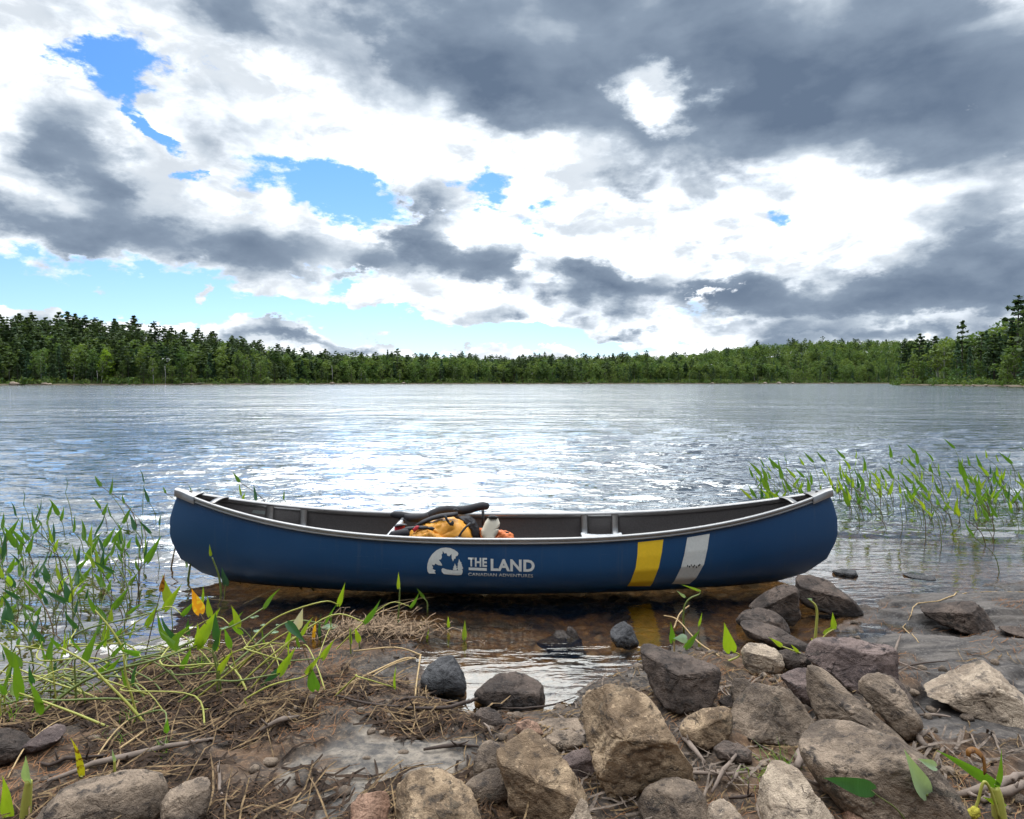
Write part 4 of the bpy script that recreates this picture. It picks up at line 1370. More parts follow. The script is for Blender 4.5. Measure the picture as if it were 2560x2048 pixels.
LM = {
    'green': leaf_material('leaf_green', (.085, .20, .022), (.14, .24, .02), .5),
    'lime': leaf_material('leaf_yellow_green', (.20, .33, .025), (.30, .36, .03), .5),
    'dark': leaf_material('leaf_dark_green', (.03, .105, .04), (.05, .14, .03), .35),
    'pale': leaf_material('leaf_pale_underside', (.26, .38, .25), (.30, .40, .22), .35),
    'orange': leaf_material('leaf_orange', (.62, .33, .03), (.60, .20, .02), .5, .3, (.66, .46, .04)),
    'spotted': leaf_material('leaf_spotted_yellow', (.34, .36, .02), (.40, .34, .02), .45, .25, (.12, .05, .01)),
    'white': leaf_material('leaf_bleached', (.50, .48, .36), (.52, .44, .32), .4),
    'brown': leaf_material('leaf_withered', (.26, .11, .02), (.30, .14, .03), .3, .5, (.08, .03, .01)),
}
SMAT = {
    'green': simple_mat('stem_green', (.13, .17, .035), .5, 0, .3, 20, 0),
    'lime': simple_mat('stem_yellow_green', (.36, .36, .07), .5, 0, .25, 20, 0),
    'brown': simple_mat('stem_brown', (.11, .075, .03), .6, 0, .4, 20, 0),
    'straw': M_STRAW,
}
PROF = [(0, .30), (.04, .62), (.10, .92), (.18, 1.0), (.30, .93), (.45, .74), (.60, .52), (.75, .31), (.88, .13), (1.0, .012)]


def leaf_geo(mb, base, tip, w, side, fold=.35, bend=.10, wave=0.0):
    """heart-based, long-pointed leaf from base to tip; side = direction across the blade"""
    ax = tip - base
    L = ax.length
    ax.normalize()
    side = (side - ax * side.dot(ax)).normalized()
    nrm = ax.cross(side)
    rows = []
    for s, k in PROF:
        c = base + ax * (L * s) + nrm * (bend * L * math.sin(math.pi * min(1, s * .9)))
        hw = k * w * .5
        back = -.10 * L if s < .05 else (-.03 * L if s < .12 else 0)
        row = []
        for a in (-1, -.5, 0, .5, 1):
            row.append(c + side * (a * hw) + nrm * (abs(a) * hw * fold + wave * hw * math.sin(9 * s + 2 * a)) + ax * (back * abs(a)))
        rows.append(row)
    mb.grid(rows)


def curve(P, n=14):
    """smooth curve through points"""
    P = [Vector(p) for p in P]
    if len(P) == 2:
        P = [P[0], P[0].lerp(P[1], .5) + Vector((0, 0, .004)), P[1]]
    Q = [P[0] * 2 - P[1]] + P + [P[-1] * 2 - P[-2]]
    out = []
    m = len(P) - 1
    per = max(2, n // m)
    for i in range(m):
        a, b, c, d = Q[i:i + 4]
        for k in range(per):
            t = k / per
            out.append(.5 * ((2 * b) + (c - a) * t + (2 * a - 5 * b + 4 * c - d) * t * t + (3 * b - a - 3 * c + d) * t ** 3))
    out.append(P[-1])
    return out


PRS = random.Random(12)


def plant(qf, stem, leaves, label, group='arrow-leaved water plants', sw=3.0, smat='green', lean=0.0, base_z=None, cat='water plant'):
    """one rooted stalk: stem in photograph pixels from its root to its top; leaves = [(tip, base, width px, colour)]"""
    S = [qf(*p) for p in stem]
    g = ground_at(*S[0])
    if g.z < 0 or base_z is not None:
        g = at_z(*S[0], base_z if base_z is not None else 0.0)
    root = empty('pickerelweed', g)
    tag(root, label, cat, group)
    sc = g.y / FPX
    P = []
    for i, s in enumerate(S):
        f = i / max(len(S) - 1, 1)
        P.append(at_y(*s, g.y + lean * f) - g if i else Vector((0, 0, -.02)))
    C = curve(P)
    mb = MB()
    r = sw * sc * .5
    mb.tube(C, [r * (1.1 - .5 * k / len(C)) for k in range(len(C))], 6)
    mb.build('stem', SMAT[smat], root)
    for tip, bs, w, colr in leaves:
        a, b = qf(*bs), qf(*tip)
        y = g.y + lean
        d = PRS.uniform(-.05, .03)
        B, T = at_y(*a, y) - g, at_y(*b, y + d) - g
        k = (qf(1, 0)[0] - qf(0, 0)[0])
        ww = w * k * sc
        vw = Vector((0, 1, -.2))
        side = (T - B).cross(vw)
        rot = Matrix.Rotation(PRS.uniform(-.5, .5), 3, (T - B).normalized())
        mb = MB()
        leaf_geo(mb, B, T, ww * .95, rot @ side, PRS.uniform(.15, .5) * PRS.choice((-1, 1)), PRS.uniform(-.08, .08), .06)
        mb.build('leaf', LM[colr], root)
    return root


q4 = zpt(0, 1180, 2156 / 800)
q5b = zpt(0, 1640, 2114 / 500)
qa = zpt(380, 1380, 2156 / 720)
q1 = zpt(380, 1180, 2156 / 920)
q9 = zpt(2160, 1700, 1983 / 400)
BANK = 'green stalk with one arrow-shaped leaf growing on the littered left bank'
SHAL = 'thin green narrow-leaved stalk in the dark shallows in front of the canoe'
GB, GS = 'arrow-leaved stalks on the left bank', 'arrow-leaved stalks in front of the canoe'
plant(q4, [(1600, 1440), (1530, 1280), (1450, 1130), (1345, 950)], [((1290, 785), (1345, 950), 85, 'orange')], 'stalk with a bright orange yellow leaf at the left end of the canoe', GB, 3.5, 'brown')
plant(q4, [(1165, 1070), (1160, 1000), (1150, 885)], [((1095, 690), (1150, 880), 78, 'lime')], 'stalk with a broad lime green leaf just below the canoe bow at left', GB, 3)
plant(q4, [(1440, 1080), (1420, 1020), (1415, 968)], [((1400, 830), (1412, 970), 48, 'lime'), ((1365, 765), (1360, 880), 26, 'lime')], 'lime stalk with two upright leaves right beside the orange leaf', GB, 3)
plant(q4, [(1850, 1345), (1720, 1160), (1640, 1062), (1605, 1050)], [((1555, 900), (1600, 1045), 60, 'lime')], 'arching stalk with a lime leaf over the edge of the left bank', GB, 3, 'green')
plant(q4, [(1500, 1500), (1440, 1240), (1355, 1180)], [((1330, 1010), (1350, 1182), 55, 'lime'), ((1450, 940), (1450, 1120), 60, 'dark')], BANK, GB, 3.5, 'green')
plant(q4, [(2140, 1420), (2080, 1280), (2030, 1150), (1998, 1060)], [((2042, 915), (1995, 1052), 68, 'white')], 'stalk with a bleached cream leaf above the tangle on the bank', GB, 3, 'brown')
plant(q4, [(1240, 1560), (1500, 1385), (1760, 1190), (1962, 1064)], [((2065, 1158), (1940, 1022), 62, 'dark'), ((2115, 975), (2030, 1092), 42, 'lime')], 'very long straight yellow stalk slanting up right with a folded grey green leaf', GB, 5.5, 'lime')
plant(q4, [(1575, 1545), (1820, 1440), (2060, 1375), (2110, 1290)], [((2090, 1290), (2125, 1462), 95, 'green'), ((2155, 1230), (2060, 1350), 40, 'lime')], 'stalk with a broad hanging green leaf at the right part of the left bank', GB, 5, 'lime')
plant(q4, [(1180, 1605), (1400, 1600), (1600, 1620), (1700, 1700)], [((1645, 1530), (1735, 1722), 82, 'lime')], 'stalk lying along the mud that ends in a big upright lime leaf', GB, 5, 'lime')
plant(q4, [(820, 1725), (540, 1640), (300, 1550), (130, 1490)], [((185, 1405), (250, 1620), 105, 'green')], 'long thick stalk slanting to the left edge with a big green leaf', GB, 6.5, 'lime')
plant(q4, [(385, 1590), (365, 1420), (345, 1252)], [((365, 1095), (340, 1255), 88, 'green')], 'upright stalk with a broad heart-shaped green leaf near the left edge', GB, 4, 'lime')
plant(q4, [(512, 1580), (510, 1440), (505, 1270), (560, 1265)], [((655, 1055), (570, 1275), 62, 'green')], BANK, GB, 5, 'green')
plant(q4, [(890, 1610), (600, 1500), (360, 1420), (130, 1330), (125, 1305)], [((5, 1160), (125, 1308), 72, 'green')], BANK, GB, 5, 'lime')
plant(q4, [(1015, 1710), (860, 1560), (700, 1400), (590, 1290), (400, 1180)], [((330, 1100), (400, 1190), 45, 'green')], BANK, GB, 7, 'lime')
plant(q4, [(935, 1665), (890, 1520), (850, 1380), (830, 1230)], [((800, 1200), (935, 1225), 50, 'green')], BANK, GB, 6, 'lime')
plant(q4, [(860, 1340), (830, 1200), (740, 1050), (640, 930)], [((590, 820), (640, 940), 40, 'green')], BANK, GB, 6, 'lime')
plant(q4, [(430, 1520), (425, 1400), (440, 1300)], [((492, 1375), (440, 1490), 55, 'pale')], BANK, GB, 4, 'lime')
plant(q4, [(580, 1580), (560, 1480), (500, 1420)], [((425, 1545), (575, 1625), 60, 'dark')], BANK, GB, 4, 'green')
plant(q4, [(1465, 1500), (1460, 1350), (1430, 1190)], [((1490, 1050), (1440, 1200), 40, 'dark')], BANK, GB, 5, 'green')
plant(q4, [(1490, 1520), (1480, 1350), (1450, 1230)], [((1215, 1110), (1190, 1190), 55, 'green')], BANK, GB, 4, 'green')
plant(q4, [(1640, 1490), (1800, 1330), (1975, 1112)], [((1740, 1455), (1885, 1335), 50, 'dark')], BANK, GB, 5.5, 'lime')
plant(q4, [(1620, 1395), (1570, 1260), (1555, 1190)], [((1510, 1050), (1550, 1180), 45, 'green')], BANK, GB, 4, 'lime')
plant(q4, [(40, 1640), (30, 1520), (60, 1430)], [((75, 1340), (40, 1480), 60, 'green'), ((100, 1380), (80, 1500), 60, 'pale')], BANK, GB, 5, 'lime')
plant(q4, [(30, 1700), (0, 1600), (10, 1500)], [((-20, 1420), (20, 1500), 55, 'green')], BANK, GB, 5, 'lime')
plant(q4, [(1290, 1500), (1160, 1370), (1010, 1270), (880, 1290)], [((1060, 1060), (1190, 1190), 50, 'green')], BANK, GB, 4, 'green')
plant(q4, [(960, 1300), (1020, 1060), (1085, 800)], [((1110, 680), (1085, 800), 36, 'brown')], 'dark thin reed leaning up right through the tangle with a withered tip', GB, 3, 'brown')
plant(q4, [(1260, 1190), (1270, 1100)], [((1270, 980), (1272, 1090), 45, 'dark')], BANK, GB, 3, 'green')
plant(q4, [(1180, 1240), (1160, 1180)], [((1095, 1060), (1185, 1150), 60, 'green')], BANK, GB, 3, 'green')
plant(q5b, [(110, 1760), (95, 1725), (80, 1690)], [((12, 1268), (85, 1712), 190, 'lime')], 'huge lime leaf standing at the bottom left corner', GB, 14, 'lime')
plant(q5b, [(255, 1740), (285, 1500), (305, 1320)], [((268, 1056), (302, 1318), 150, 'pale')], 'pale grey green heart-shaped leaf on a thick stalk in the bottom left', GB, 26, 'lime')
plant(q5b, [(880, 1320), (865, 1290), (850, 1270)], [((735, 870), (852, 1275), 92, 'spotted')], 'yellow leaf with brown spots standing above the corner boulder', GB, 10, 'lime')
plant(q5b, [(1210, 1300), (1212, 1200), (1210, 1110)], [((1190, 978), (1208, 1112), 42, 'pale')], 'tiny grey green leaf on a short stalk behind the corner boulder', GB, 8, 'lime')
plant(qa, [(1215, 270), (1150, 225), (1100, 200)], [((1105, 60), (1100, 200), 40, 'lime')], SHAL, GS, 4, 'green')
plant(qa, [(1125, 260), (1010, 190), (880, 140), (755, 92)], [((755, 5), (755, 95), 26, 'white')], 'stalk with a bleached drooping leaf in front of the blue hull', GS, 4, 'lime')
plant(qa, [(930, 240), (925, 200), (940, 158)], [((952, 68), (940, 158), 42, 'pale')], SHAL, GS, 3, 'green')
plant(qa, [(694, 205), (697, 145)], [((703, 48), (696, 148), 22, 'dark')], SHAL, GS, 3, 'brown')
plant(qa, [(540, 320), (550, 245)], [((524, 108), (552, 248), 58, 'dark')], SHAL, GS, 3, 'green')
plant(qa, [(1835, 555), (1850, 400), (1855, 268)], [((1846, 148), (1845, 270), 28, 'lime')], 'single upright spear leaf on a tall thin stalk in front of the hull', GS, 5, 'green')
plant(qa, [(2062, 430), (2060, 380), (2032, 342)], [((1982, 272), (2035, 345), 28, 'green')], SHAL, GS, 4, 'green')
plant(qa, [(265, 220), (285, 110), (302, 0)], [((262, -20), (265, 110), 30, 'pale')], SHAL, GS, 6, 'green')
plant(qa, [(520, 310), (500, 180), (450, 40)], [((430, -60), (440, 25), 24, 'lime')], SHAL, GS, 6, 'green')
plant(q1, [(520, 640), (480, 560), (455, 470)], [((437, 378), (455, 470), 38, 'lime')], SHAL, GS, 3, 'green')
plant(q1, [(110, 560), (130, 470), (150, 380), (168, 290)], [((177, 212), (166, 292), 16, 'spotted')], SHAL, GS, 4, 'brown')
plant(qa, [(760, 690), (750, 640), (745, 570)], [((740, 568), (760, 675), 22, 'dark')], SHAL, GS, 3, 'brown')
plant(qa, [(1205, 650), (1210, 640)], [((1230, 480), (1208, 645), 30, 'orange')], 'thin orange brown leaf standing at the tip of the bank', GS, 4, 'brown')
plant(qa, [(1262, 650), (1263, 640)], [((1270, 450), (1262, 645), 28, 'dark')], SHAL, GS, 4, 'green')
plant(qa, [(1490, 760), (1485, 660), (1490, 580)], [((1480, 560), (1490, 680), 24, 'lime')], SHAL, GS, 4, 'green')
plant(qa, [(1555, 720), (1550, 668)], [((1520, 568), (1550, 668), 46, 'lime')], SHAL, GS, 4, 'green')
plant(qa, [(2055, 650), (2065, 645)], [((2075, 575), (2060, 650), 18, 'lime')], SHAL, GS, 3, 'green')
plant(q6, [(745, 245), (748, 225)], [((748, 118), (745, 232), 32, 'lime')], 'small spear leaf standing in the pool with its reflection below', GS, 4, 'green')
plant(q6, [(655, 180), (650, 160)], [((648, 98), (650, 160), 20, 'lime')], SHAL, GS, 3, 'green')
# among the stones
GR = 'small plants among the stones'
plant(q7, [(340, 600), (450, 575), (405, 545)], [((360, 372), (400, 542), 84, 'lime')], 'broad lime leaf on a bent stalk above the whitish stone', GR, 5, 'lime')
plant(q7, [(60, 560), (60, 500), (45, 470)], [((38, 368), (48, 490), 42, 'green'), ((55, 470), (135, 470), 60, 'pale'), ((215, 418), (128, 522), 46, 'green')], 'leafy sprout with a round pale leaf behind the squared dark block', GR, 5, 'straw')
plant(q7, [(120, 420), (118, 300), (150, 235), (212, 205), (214, 184)], [((98, 146), (212, 184), 16, 'lime'), ((72, 182), (125, 222), 18, 'pale')], 'thin sprig with a hooked top in front of the white hull stripe', GR, 5, 'green', base_z=0)
plant(q7, [(205, 440), (212, 392)], [((228, 312), (212, 392), 20, 'lime')], 'tiny narrow leaf in the water beside the sprout', GR, 3, 'green', base_z=0)
plant(q7, [(905, 470), (915, 300), (870, 235)], [((855, 230), (885, 238), 14, 'pale')], 'slim sprig with a small bud in the gap below the waterline rocks', GR, 7, 'lime')
plant(q7, [(930, 485), (970, 445), (1022, 412)], [((1010, 312), (1022, 412), 42, 'lime'), ((1012, 395), (960, 442), 28, 'lime')], 'sprout with two lime leaves above the mauve grey boulder', GR, 5, 'lime')
plant(q7, [(880, 560), (890, 530)], [((882, 468), (920, 530), 42, 'lime')], 'single lime leaf at the top edge of the mauve grey boulder', GR, 4, 'green')
plant(q7, [(730, 660), (760, 610), (850, 620), (860, 580), (700, 515)], [((622, 460), (700, 512), 30, 'lime'), ((760, 505), (800, 552), 22, 'lime')], 'trailing sprig with small lime leaves over the brown wedged stone', GR, 5, 'lime')
plant(q7, [(905, 1030), (880, 985)], [((840, 918), (880, 982), 28, 'dark'), ((770, 1000), (900, 1030), 10, 'green')], 'small dark blade in the gap above the smooth rounded boulder', GR, 3, 'green')
plant(q7, [(1500, 1600), (1400, 1500), (1290, 1420), (1240, 1380)], [((955, 1308), (1240, 1378), 96, 'dark')], 'dark green leaf held flat across the face of the smooth rounded boulder', GR, 4, 'green', lean=-.32)
plant(q9, [(1300, 1720), (1240, 1640), (1000, 1560), (800, 1480), (775, 1415)], [((500, 858), (765, 1412), 225, 'pale'), ((670, 975), (880, 1075), 120, 'pale')], 'pale drooping leaves hanging before the right side of the rounded boulder', GR, 12, 'green', lean=-.12)
plant(q9, [(1700, 1760), (1650, 1480), (1622, 1330)], [((1702, 850), (1622, 1330), 135, 'green'), ((895, 878), (1610, 1290), 150, 'green'), ((1450, 1440), (1745, 1570), 110, 'lime')], 'three leaved green plant growing from the litter in the bottom right corner', GR, 34, 'lime')
plant(q9, [(420, 1800), (380, 1740), (330, 1700)], [((103, 1508), (345, 1722), 90, 'pale')], 'curved green blade at the bottom edge over the reddish stone', GR, 8, 'green')
plant(q9, [(630, 1800), (640, 1730)], [((650, 1528), (640, 1730), 42, 'lime')], 'small upright lime blade at the bottom edge', GR, 8, 'lime')
fl = empty('nodding_flower_stalk', ground_at(*q9(1690, 1740)))
tag(fl, 'nodding stalk with a knobbly yellow flower head in the bottom right corner', 'flower')
FY = fl.location.y - .03
mb = MB()
F_ = [at_y(*q9(*p), FY) - fl.location for p in [(1680, 1720), (1600, 1450), (1540, 1310), (1492, 1262), (1452, 1340), (1420, 1480), (1380, 1590)]]
mb.tube(curve(F_, 24), .0042, 7)
mb.build('stem', SMAT['lime'], fl)
V, Fq, cw, sz = inflate([q9(*p) for p in [(1400, 1560), (1420, 1640), (1390, 1700), (1300, 1720), (1215, 1690), (1220, 1650), (1300, 1630), (1340, 1580)]], FY, .014, seed=77, nz=.35, nlat=24, nlon=48)
link('flower_head', mesh_np('flower_head', V + np.array(cw - fl.location), Fq, True, [simple_mat('flower_yellow', (.52, .46, .05), .7, 0, .5, 160, .8, .003)]), fl)
cl = empty('withered_leaf', at_y(*q9(1500, 1140), FY + .02))
tag(cl, 'curled brown withered leaf hooked over behind the three leaved plant', 'leaf')
mb = MB()
F_ = [at_y(*q9(*p), FY + .02) - cl.location for p in [(1500, 1150), (1490, 1030), (1450, 930), (1370, 872), (1300, 885), (1290, 950)]]
mb.tube(curve(F_, 24), [.016 - .0005 * k for k in range(len(curve(F_, 24)))], 8, flat=.22)
mb.build('blade', LM['brown'], cl)

# reed straws standing or lying across the bank
for qf, pts, r, lab in [
    (q5b, [(910, 1258), (1550, 825), (1862, 520)], .0052, 'dry straw stalk slanting up right above the corner boulder, the thicker of the pair'),
    (q5b, [(912, 1262), (1300, 862), (1780, 520)], .0038, 'dry straw stalk slanting up right above the corner boulder, the thinner of the pair'),
    (q5b, [(80, 1330), (280, 1060), (560, 812), (820, 652)], .0034, 'long bent straw rising from the left edge past the heart-shaped leaf'),
    (q5b, [(-20, 600), (300, 625), (620, 600)], .004, 'yellow straw lying level on the bank at the left edge'),
    (q5b, [(80, 440), (200, 570), (400, 760)], .003, 'brown straw slanting down from the left edge'),
    (q5b, [(120, 320), (500, 280), (900, 250)], .003, 'ochre straw lying along the water edge at left'),
    (q6, [(0, 545), (200, 470), (380, 375), (455, 365)], .006, 'thick yellow green stalk bent down at the pool edge'),
    (q6, [(450, 700), (455, 560), (480, 400), (470, 355), (330, 325), (80, 320)], .005, 'brown broken reed folded at a sharp angle by the wet black rock'),
    (q7, [(0, 345), (80, 400), (200, 510), (330, 590)], .005, 'orange straw among the leafy sprout by the block'),
    (q7, [(150, 285), (95, 340), (60, 420)], .006, 'pale snapped reed standing in the sprout by the block'),
    (qa, [(1640, 955), (1800, 880), (1960, 810)], .004, 'yellow straw bridging the weed by the pool'),
    (qa, [(1330, 700), (1500, 620), (1700, 500), (2040, 350)], .0035, 'fan straw running from the bank tip to the hull'),
    (qa, [(1300, 640), (1560, 560), (1760, 450), (2110, 352)], .003, 'second fan straw running from the bank tip to the hull'),
    (qa, [(0, 480), (160, 430), (320, 420), (640, 385)], .003, 'thin reed floating across the shallows below the orange leaf'),
    (qa, [(690, 400), (900, 310), (1100, 255)], .0025, 'thin pale reed floating in the dark shallows'),
]:
    P = []
    for i, p in enumerate(pts):
        g = ground_at(*qf(*p))
        if g.z < .004:
            g = at_z(*qf(*p), .006)
        P.append(g + Vector((0, 0, .012 + (.05 if 0 < i < len(pts) - 1 else 0) * (PRS.random()))))
    mb = MB()
    C = curve([p - P[0] for p in P], 20)
    mb.tube(C, r * .8, 6)
    tag(mb.build('dry_reed', M_STRAW if r > .0031 else SMAT['brown'], None, True, P[0]), lab, 'reed', 'dry reeds on the left bank and shallows')

# ------------------------------------------------------------------ the two beds in the lake: prototypes copied
def make_stalk(rs, lean_dir, two=False):
    root = empty('pickerelweed', (0, 0, 0))
    h = rs.uniform(.09, .44)
    lx = lean_dir * rs.uniform(.15, .95) * h
    ly = rs.uniform(-.2, .2) * h
    top = Vector((lx, ly, h))
    C = curve([Vector((0, 0, -.10)), Vector((lx * .25, ly * .3, h * .45)), top], 10)
    mb = MB()
    mb.tube(C, [.0042 - .0018 * k / len(C) for k in range(len(C))], 5)
    mb.build('stem', SMAT[rs.choice(['green', 'brown', 'green'])], root)
    for k in range(2 if two else 1):
        L = rs.uniform(.12, .20)
        b = top if k == 0 else Vector((lx * .6, ly * .6, h * .72))
        tdir = Vector((lean_dir * rs.uniform(.05, .8), rs.uniform(-.4, .4), rs.uniform(.55, 1.0))).normalized()
        if k:
            tdir.x *= -.6
        mb = MB()
        side = tdir.cross(Vector((rs.uniform(-.5, .5), 1, rs.uniform(-.3, .3))))
        leaf_geo(mb, b, b + tdir * L, L * rs.uniform(.16, .27), side, rs.uniform(.2, .7) * rs.choice((-1, 1)), rs.uniform(-.15, .15), .05)
        mb.build('leaf', LM[rs.choice(['green', 'green', 'lime', 'lime', 'dark', 'green', 'green'])], root)
    return root


KIDS = {}


def copy_thing(o):
    c = o.copy()
    COL.objects.link(c)
    for ch in KIDS.setdefault(o.name, [x for x in o.children]):
        k = ch.copy()
        COL.objects.link(k)
        k.parent = c
    return c


def bed_mass(protos, spots, rs, spread, acc):
    """the stalks past the first three hundred, gathered for one mass"""
    for (x, y) in spots:
        o = protos[rs.randrange(len(protos))]
        s = rs.uniform(.75, 1.15)
        a = rs.gauss(0, spread)
        ca, sa = math.cos(a) * s, math.sin(a) * s
        for ch in o.children:
            me = ch.data
            v = np.zeros(len(me.vertices) * 3, np.float32)
            me.vertices.foreach_get('co', v)
            v = v.reshape(-1, 3)
            w = np.stack([v[:, 0] * ca - v[:, 1] * sa + x, v[:, 0] * sa + v[:, 1] * ca + y, v[:, 2] * s], -1)
            q_ = [p.vertices[:] for p in me.polygons if len(p.vertices) == 4]
            acc.append((w, np.array(q_), me.materials[0]))


def bed(protos, spots, label, group, rs, spread):
    used = set()
    for i, (x, y) in enumerate(spots):
        k = rs.randrange(len(protos))
        o = protos[k] if k not in used else copy_thing(protos[k])
        used.add(k)
        o.location = (x, y, 0)
        o.rotation_euler = (0, 0, rs.gauss(0, spread))
        s = rs.uniform(.75, 1.15)
        o.scale = (s, s, s * rs.uniform(.85, 1.15) * (.72 if protos is PL else 1.0))
        tag(o, label, 'water plant', group)
    for k, p in enumerate(protos):
        if k not in used:
            for ch in list(p.children):
                bpy.data.objects.remove(ch)
            bpy.data.objects.remove(p)


bpy.context.view_layer.update()
rs = random.Random(71)
PR = [make_stalk(rs, -1, i % 3 == 2) for i in range(16)]
PL = [make_stalk(rs, rs.choice((-1, -.6, .7)), i % 3 == 1) for i in range(16)]
bpy.context.view_layer.update()
spots = []
while len(spots) < 235:
    px, py = rs.uniform(1590, 2330), rs.gauss(1064, 34)
    if py < 1012 or py > 1185 or (px < 1790 and py > 1120):
        continue
    if rs.random() > .45 + .55 * math.sin(px * .021 + 1.0) ** 2:
        continue
    p = at_z(px * KD, py * KD, 0)
    spots.append((p.x, p.y))
for px, py in ((2010, 1135), (2108, 1205), (2080, 1150), (1985, 1150), (1870, 1120), (2060, 1120)):
    p = at_z(px * KD, py * KD, 0)
    spots.append((p.x, p.y))
MASS = []
spots.sort(key=lambda q_: q_[1])
bed_mass(PR, spots[90:], rs, .45, MASS)
bed(PR, spots[:90], 'green arrow-leaved stalk leaning left in the lake off the right canoe tip', 'arrow-leaved stalks in the right bed', rs, .45)
spots = []
while len(spots) < 165:
    px, py = rs.uniform(-140, 352), rs.uniform(1100, 1470)
    if rs.random() > math.exp(-((py - 1215) / 140) ** 2) or px > 345 - max(0, py - 1200) * .6:
        continue
    p = at_z(px * KD, py * KD, 0)
    spots.append((p.x, p.y))
for px, py in ((372, 1098), (395, 1092), (450, 1094), (520, 1096), (560, 1098), (575, 1090), (622, 1100), (408, 1085), (330, 1100), (300, 1085)):
    p = at_z(px * KD, py * KD, 0)
    spots.append((p.x, p.y))
near_ = sorted(spots, key=lambda q_: q_[1])
bed_mass(PL, near_[80:], rs, .8, MASS)
bed(PL, near_[:80], 'green arrow-leaved stalk standing in the lake off the left tip of the canoe', 'arrow-leaved stalks in the left bed', rs, .8)

# ------------------------------------------------------------------ sprawling stalks rooted in the bank, copied
def make_sprawl(rs, d):
    root = empty('pickerelweed', (0, 0, 0))
    L = rs.uniform(.28, .62)
    rise = rs.uniform(.12, .5) * L
    C = curve([Vector((0, 0, -.02)), Vector((d * L * .35, rs.uniform(-.08, .08), rise * .55)), Vector((d * L * .75, rs.uniform(-.16, .16), rise)), Vector((d * L, rs.uniform(-.2, .2), rise * rs.uniform(.6, 1.15)))], 16)
    mb = MB()
    r0 = rs.uniform(.0030, .0052)
    mb.tube(C, [r0 * (1.1 - .55 * k / len(C)) for k in range(len(C))], 6)
    mb.build('stem', SMAT[rs.choice(['lime', 'lime', 'green', 'lime'])], root)
    b = C[-1]
    tdir = Vector((d * rs.uniform(-.3, .6), rs.uniform(-.3, .3), rs.uniform(.4, 1.0))).normalized()
    ll = rs.uniform(.09, .17)
    mb = MB()
    leaf_geo(mb, b, b + tdir * ll, ll * rs.uniform(.20, .31), tdir.cross(Vector((rs.uniform(-.4, .4), 1, .2))), rs.uniform(.2, .6) * rs.choice((-1, 1)), rs.uniform(-.15, .15), .06)
    mb.build('leaf', LM[rs.choice(['green', 'lime', 'lime', 'dark', 'green'])], root)
    return root


PS = [make_sprawl(rs, rs.choice((-1, -1, 1))) for i in range(14)]
bpy.context.view_layer.update()
spots = []
while len(spots) < 60:
    px, py = rs.uniform(-60, 720), rs.gauss(1440, 60)
    if py < 1330 or py > 1585 or (px > 480 and rs.random() < .55):
        continue
    p = at_z(px * KD, py * KD, .04)
    spots.append((p.x, p.y))
bed(PS, spots, 'sprawling yellow green stalk with a single leaf rooted in the littered left bank', 'sprawling stalks on the left bank', rs, .5)
for o in COL.objects:
    if o.get('group') == 'sprawling stalks on the left bank':
        o.location.z = max(0, gz(o.location.x, o.location.y))

mats_ = []
VV, FF, MI, n0 = [], [], [], 0
for w, q_, mt in MASS:
    if mt not in mats_:
        mats_.append(mt)
    VV.append(w)
    FF.append(q_ + n0)
    MI.append(np.full(len(q_), mats_.index(mt), np.int32))
    n0 += len(w)
me = mesh_np('water_plants', np.vstack(VV), np.vstack(FF), True, mats_)
me.polygons.foreach_set('material_index', np.concatenate(MI))
tag(link('water_plants', me), 'farther arrow-leaved stalks filling out the two green beds in the lake', 'water plants', kind='stuff')

# floating leaves
mbp = None
for i, (px, py, w) in enumerate([(765, 487, 62), (915, 600, 66), (788, 590, 58), (830, 548, 38), (940, 545, 26), (540, 570, 60), (500, 520, 30), (1555, 530, 70), (1330, 560, 120), (1850, 520, 30)]):
    p = at_z(*qa(px, py), .004)
    r = w / 2.994 * p.y / FPX * .5
    mb = MB()
    vs = [(0, 0, 0)] + [(r * math.cos(a) * (1 + .08 * math.sin(3 * a + i)), r * 1.0 * math.sin(a), .0015 * math.sin(2 * a)) for a in np.linspace(.25, 2 * math.pi - .25, 18)]
    mb.add(vs, [(0, k, k + 1) for k in range(1, 18)])
    o = mb.build('floating_leaf', LM['pale'], None, True, p, solid=.0015)
    o.rotation_euler = (0, 0, i * 1.3)
    tag(o, 'small pale round leaf floating on the dark shallows left of the pool', 'leaf', 'floating leaves by the bank')

# ------------------------------------------------------------------ litter nobody could count
rng = np.random.RandomState(8)


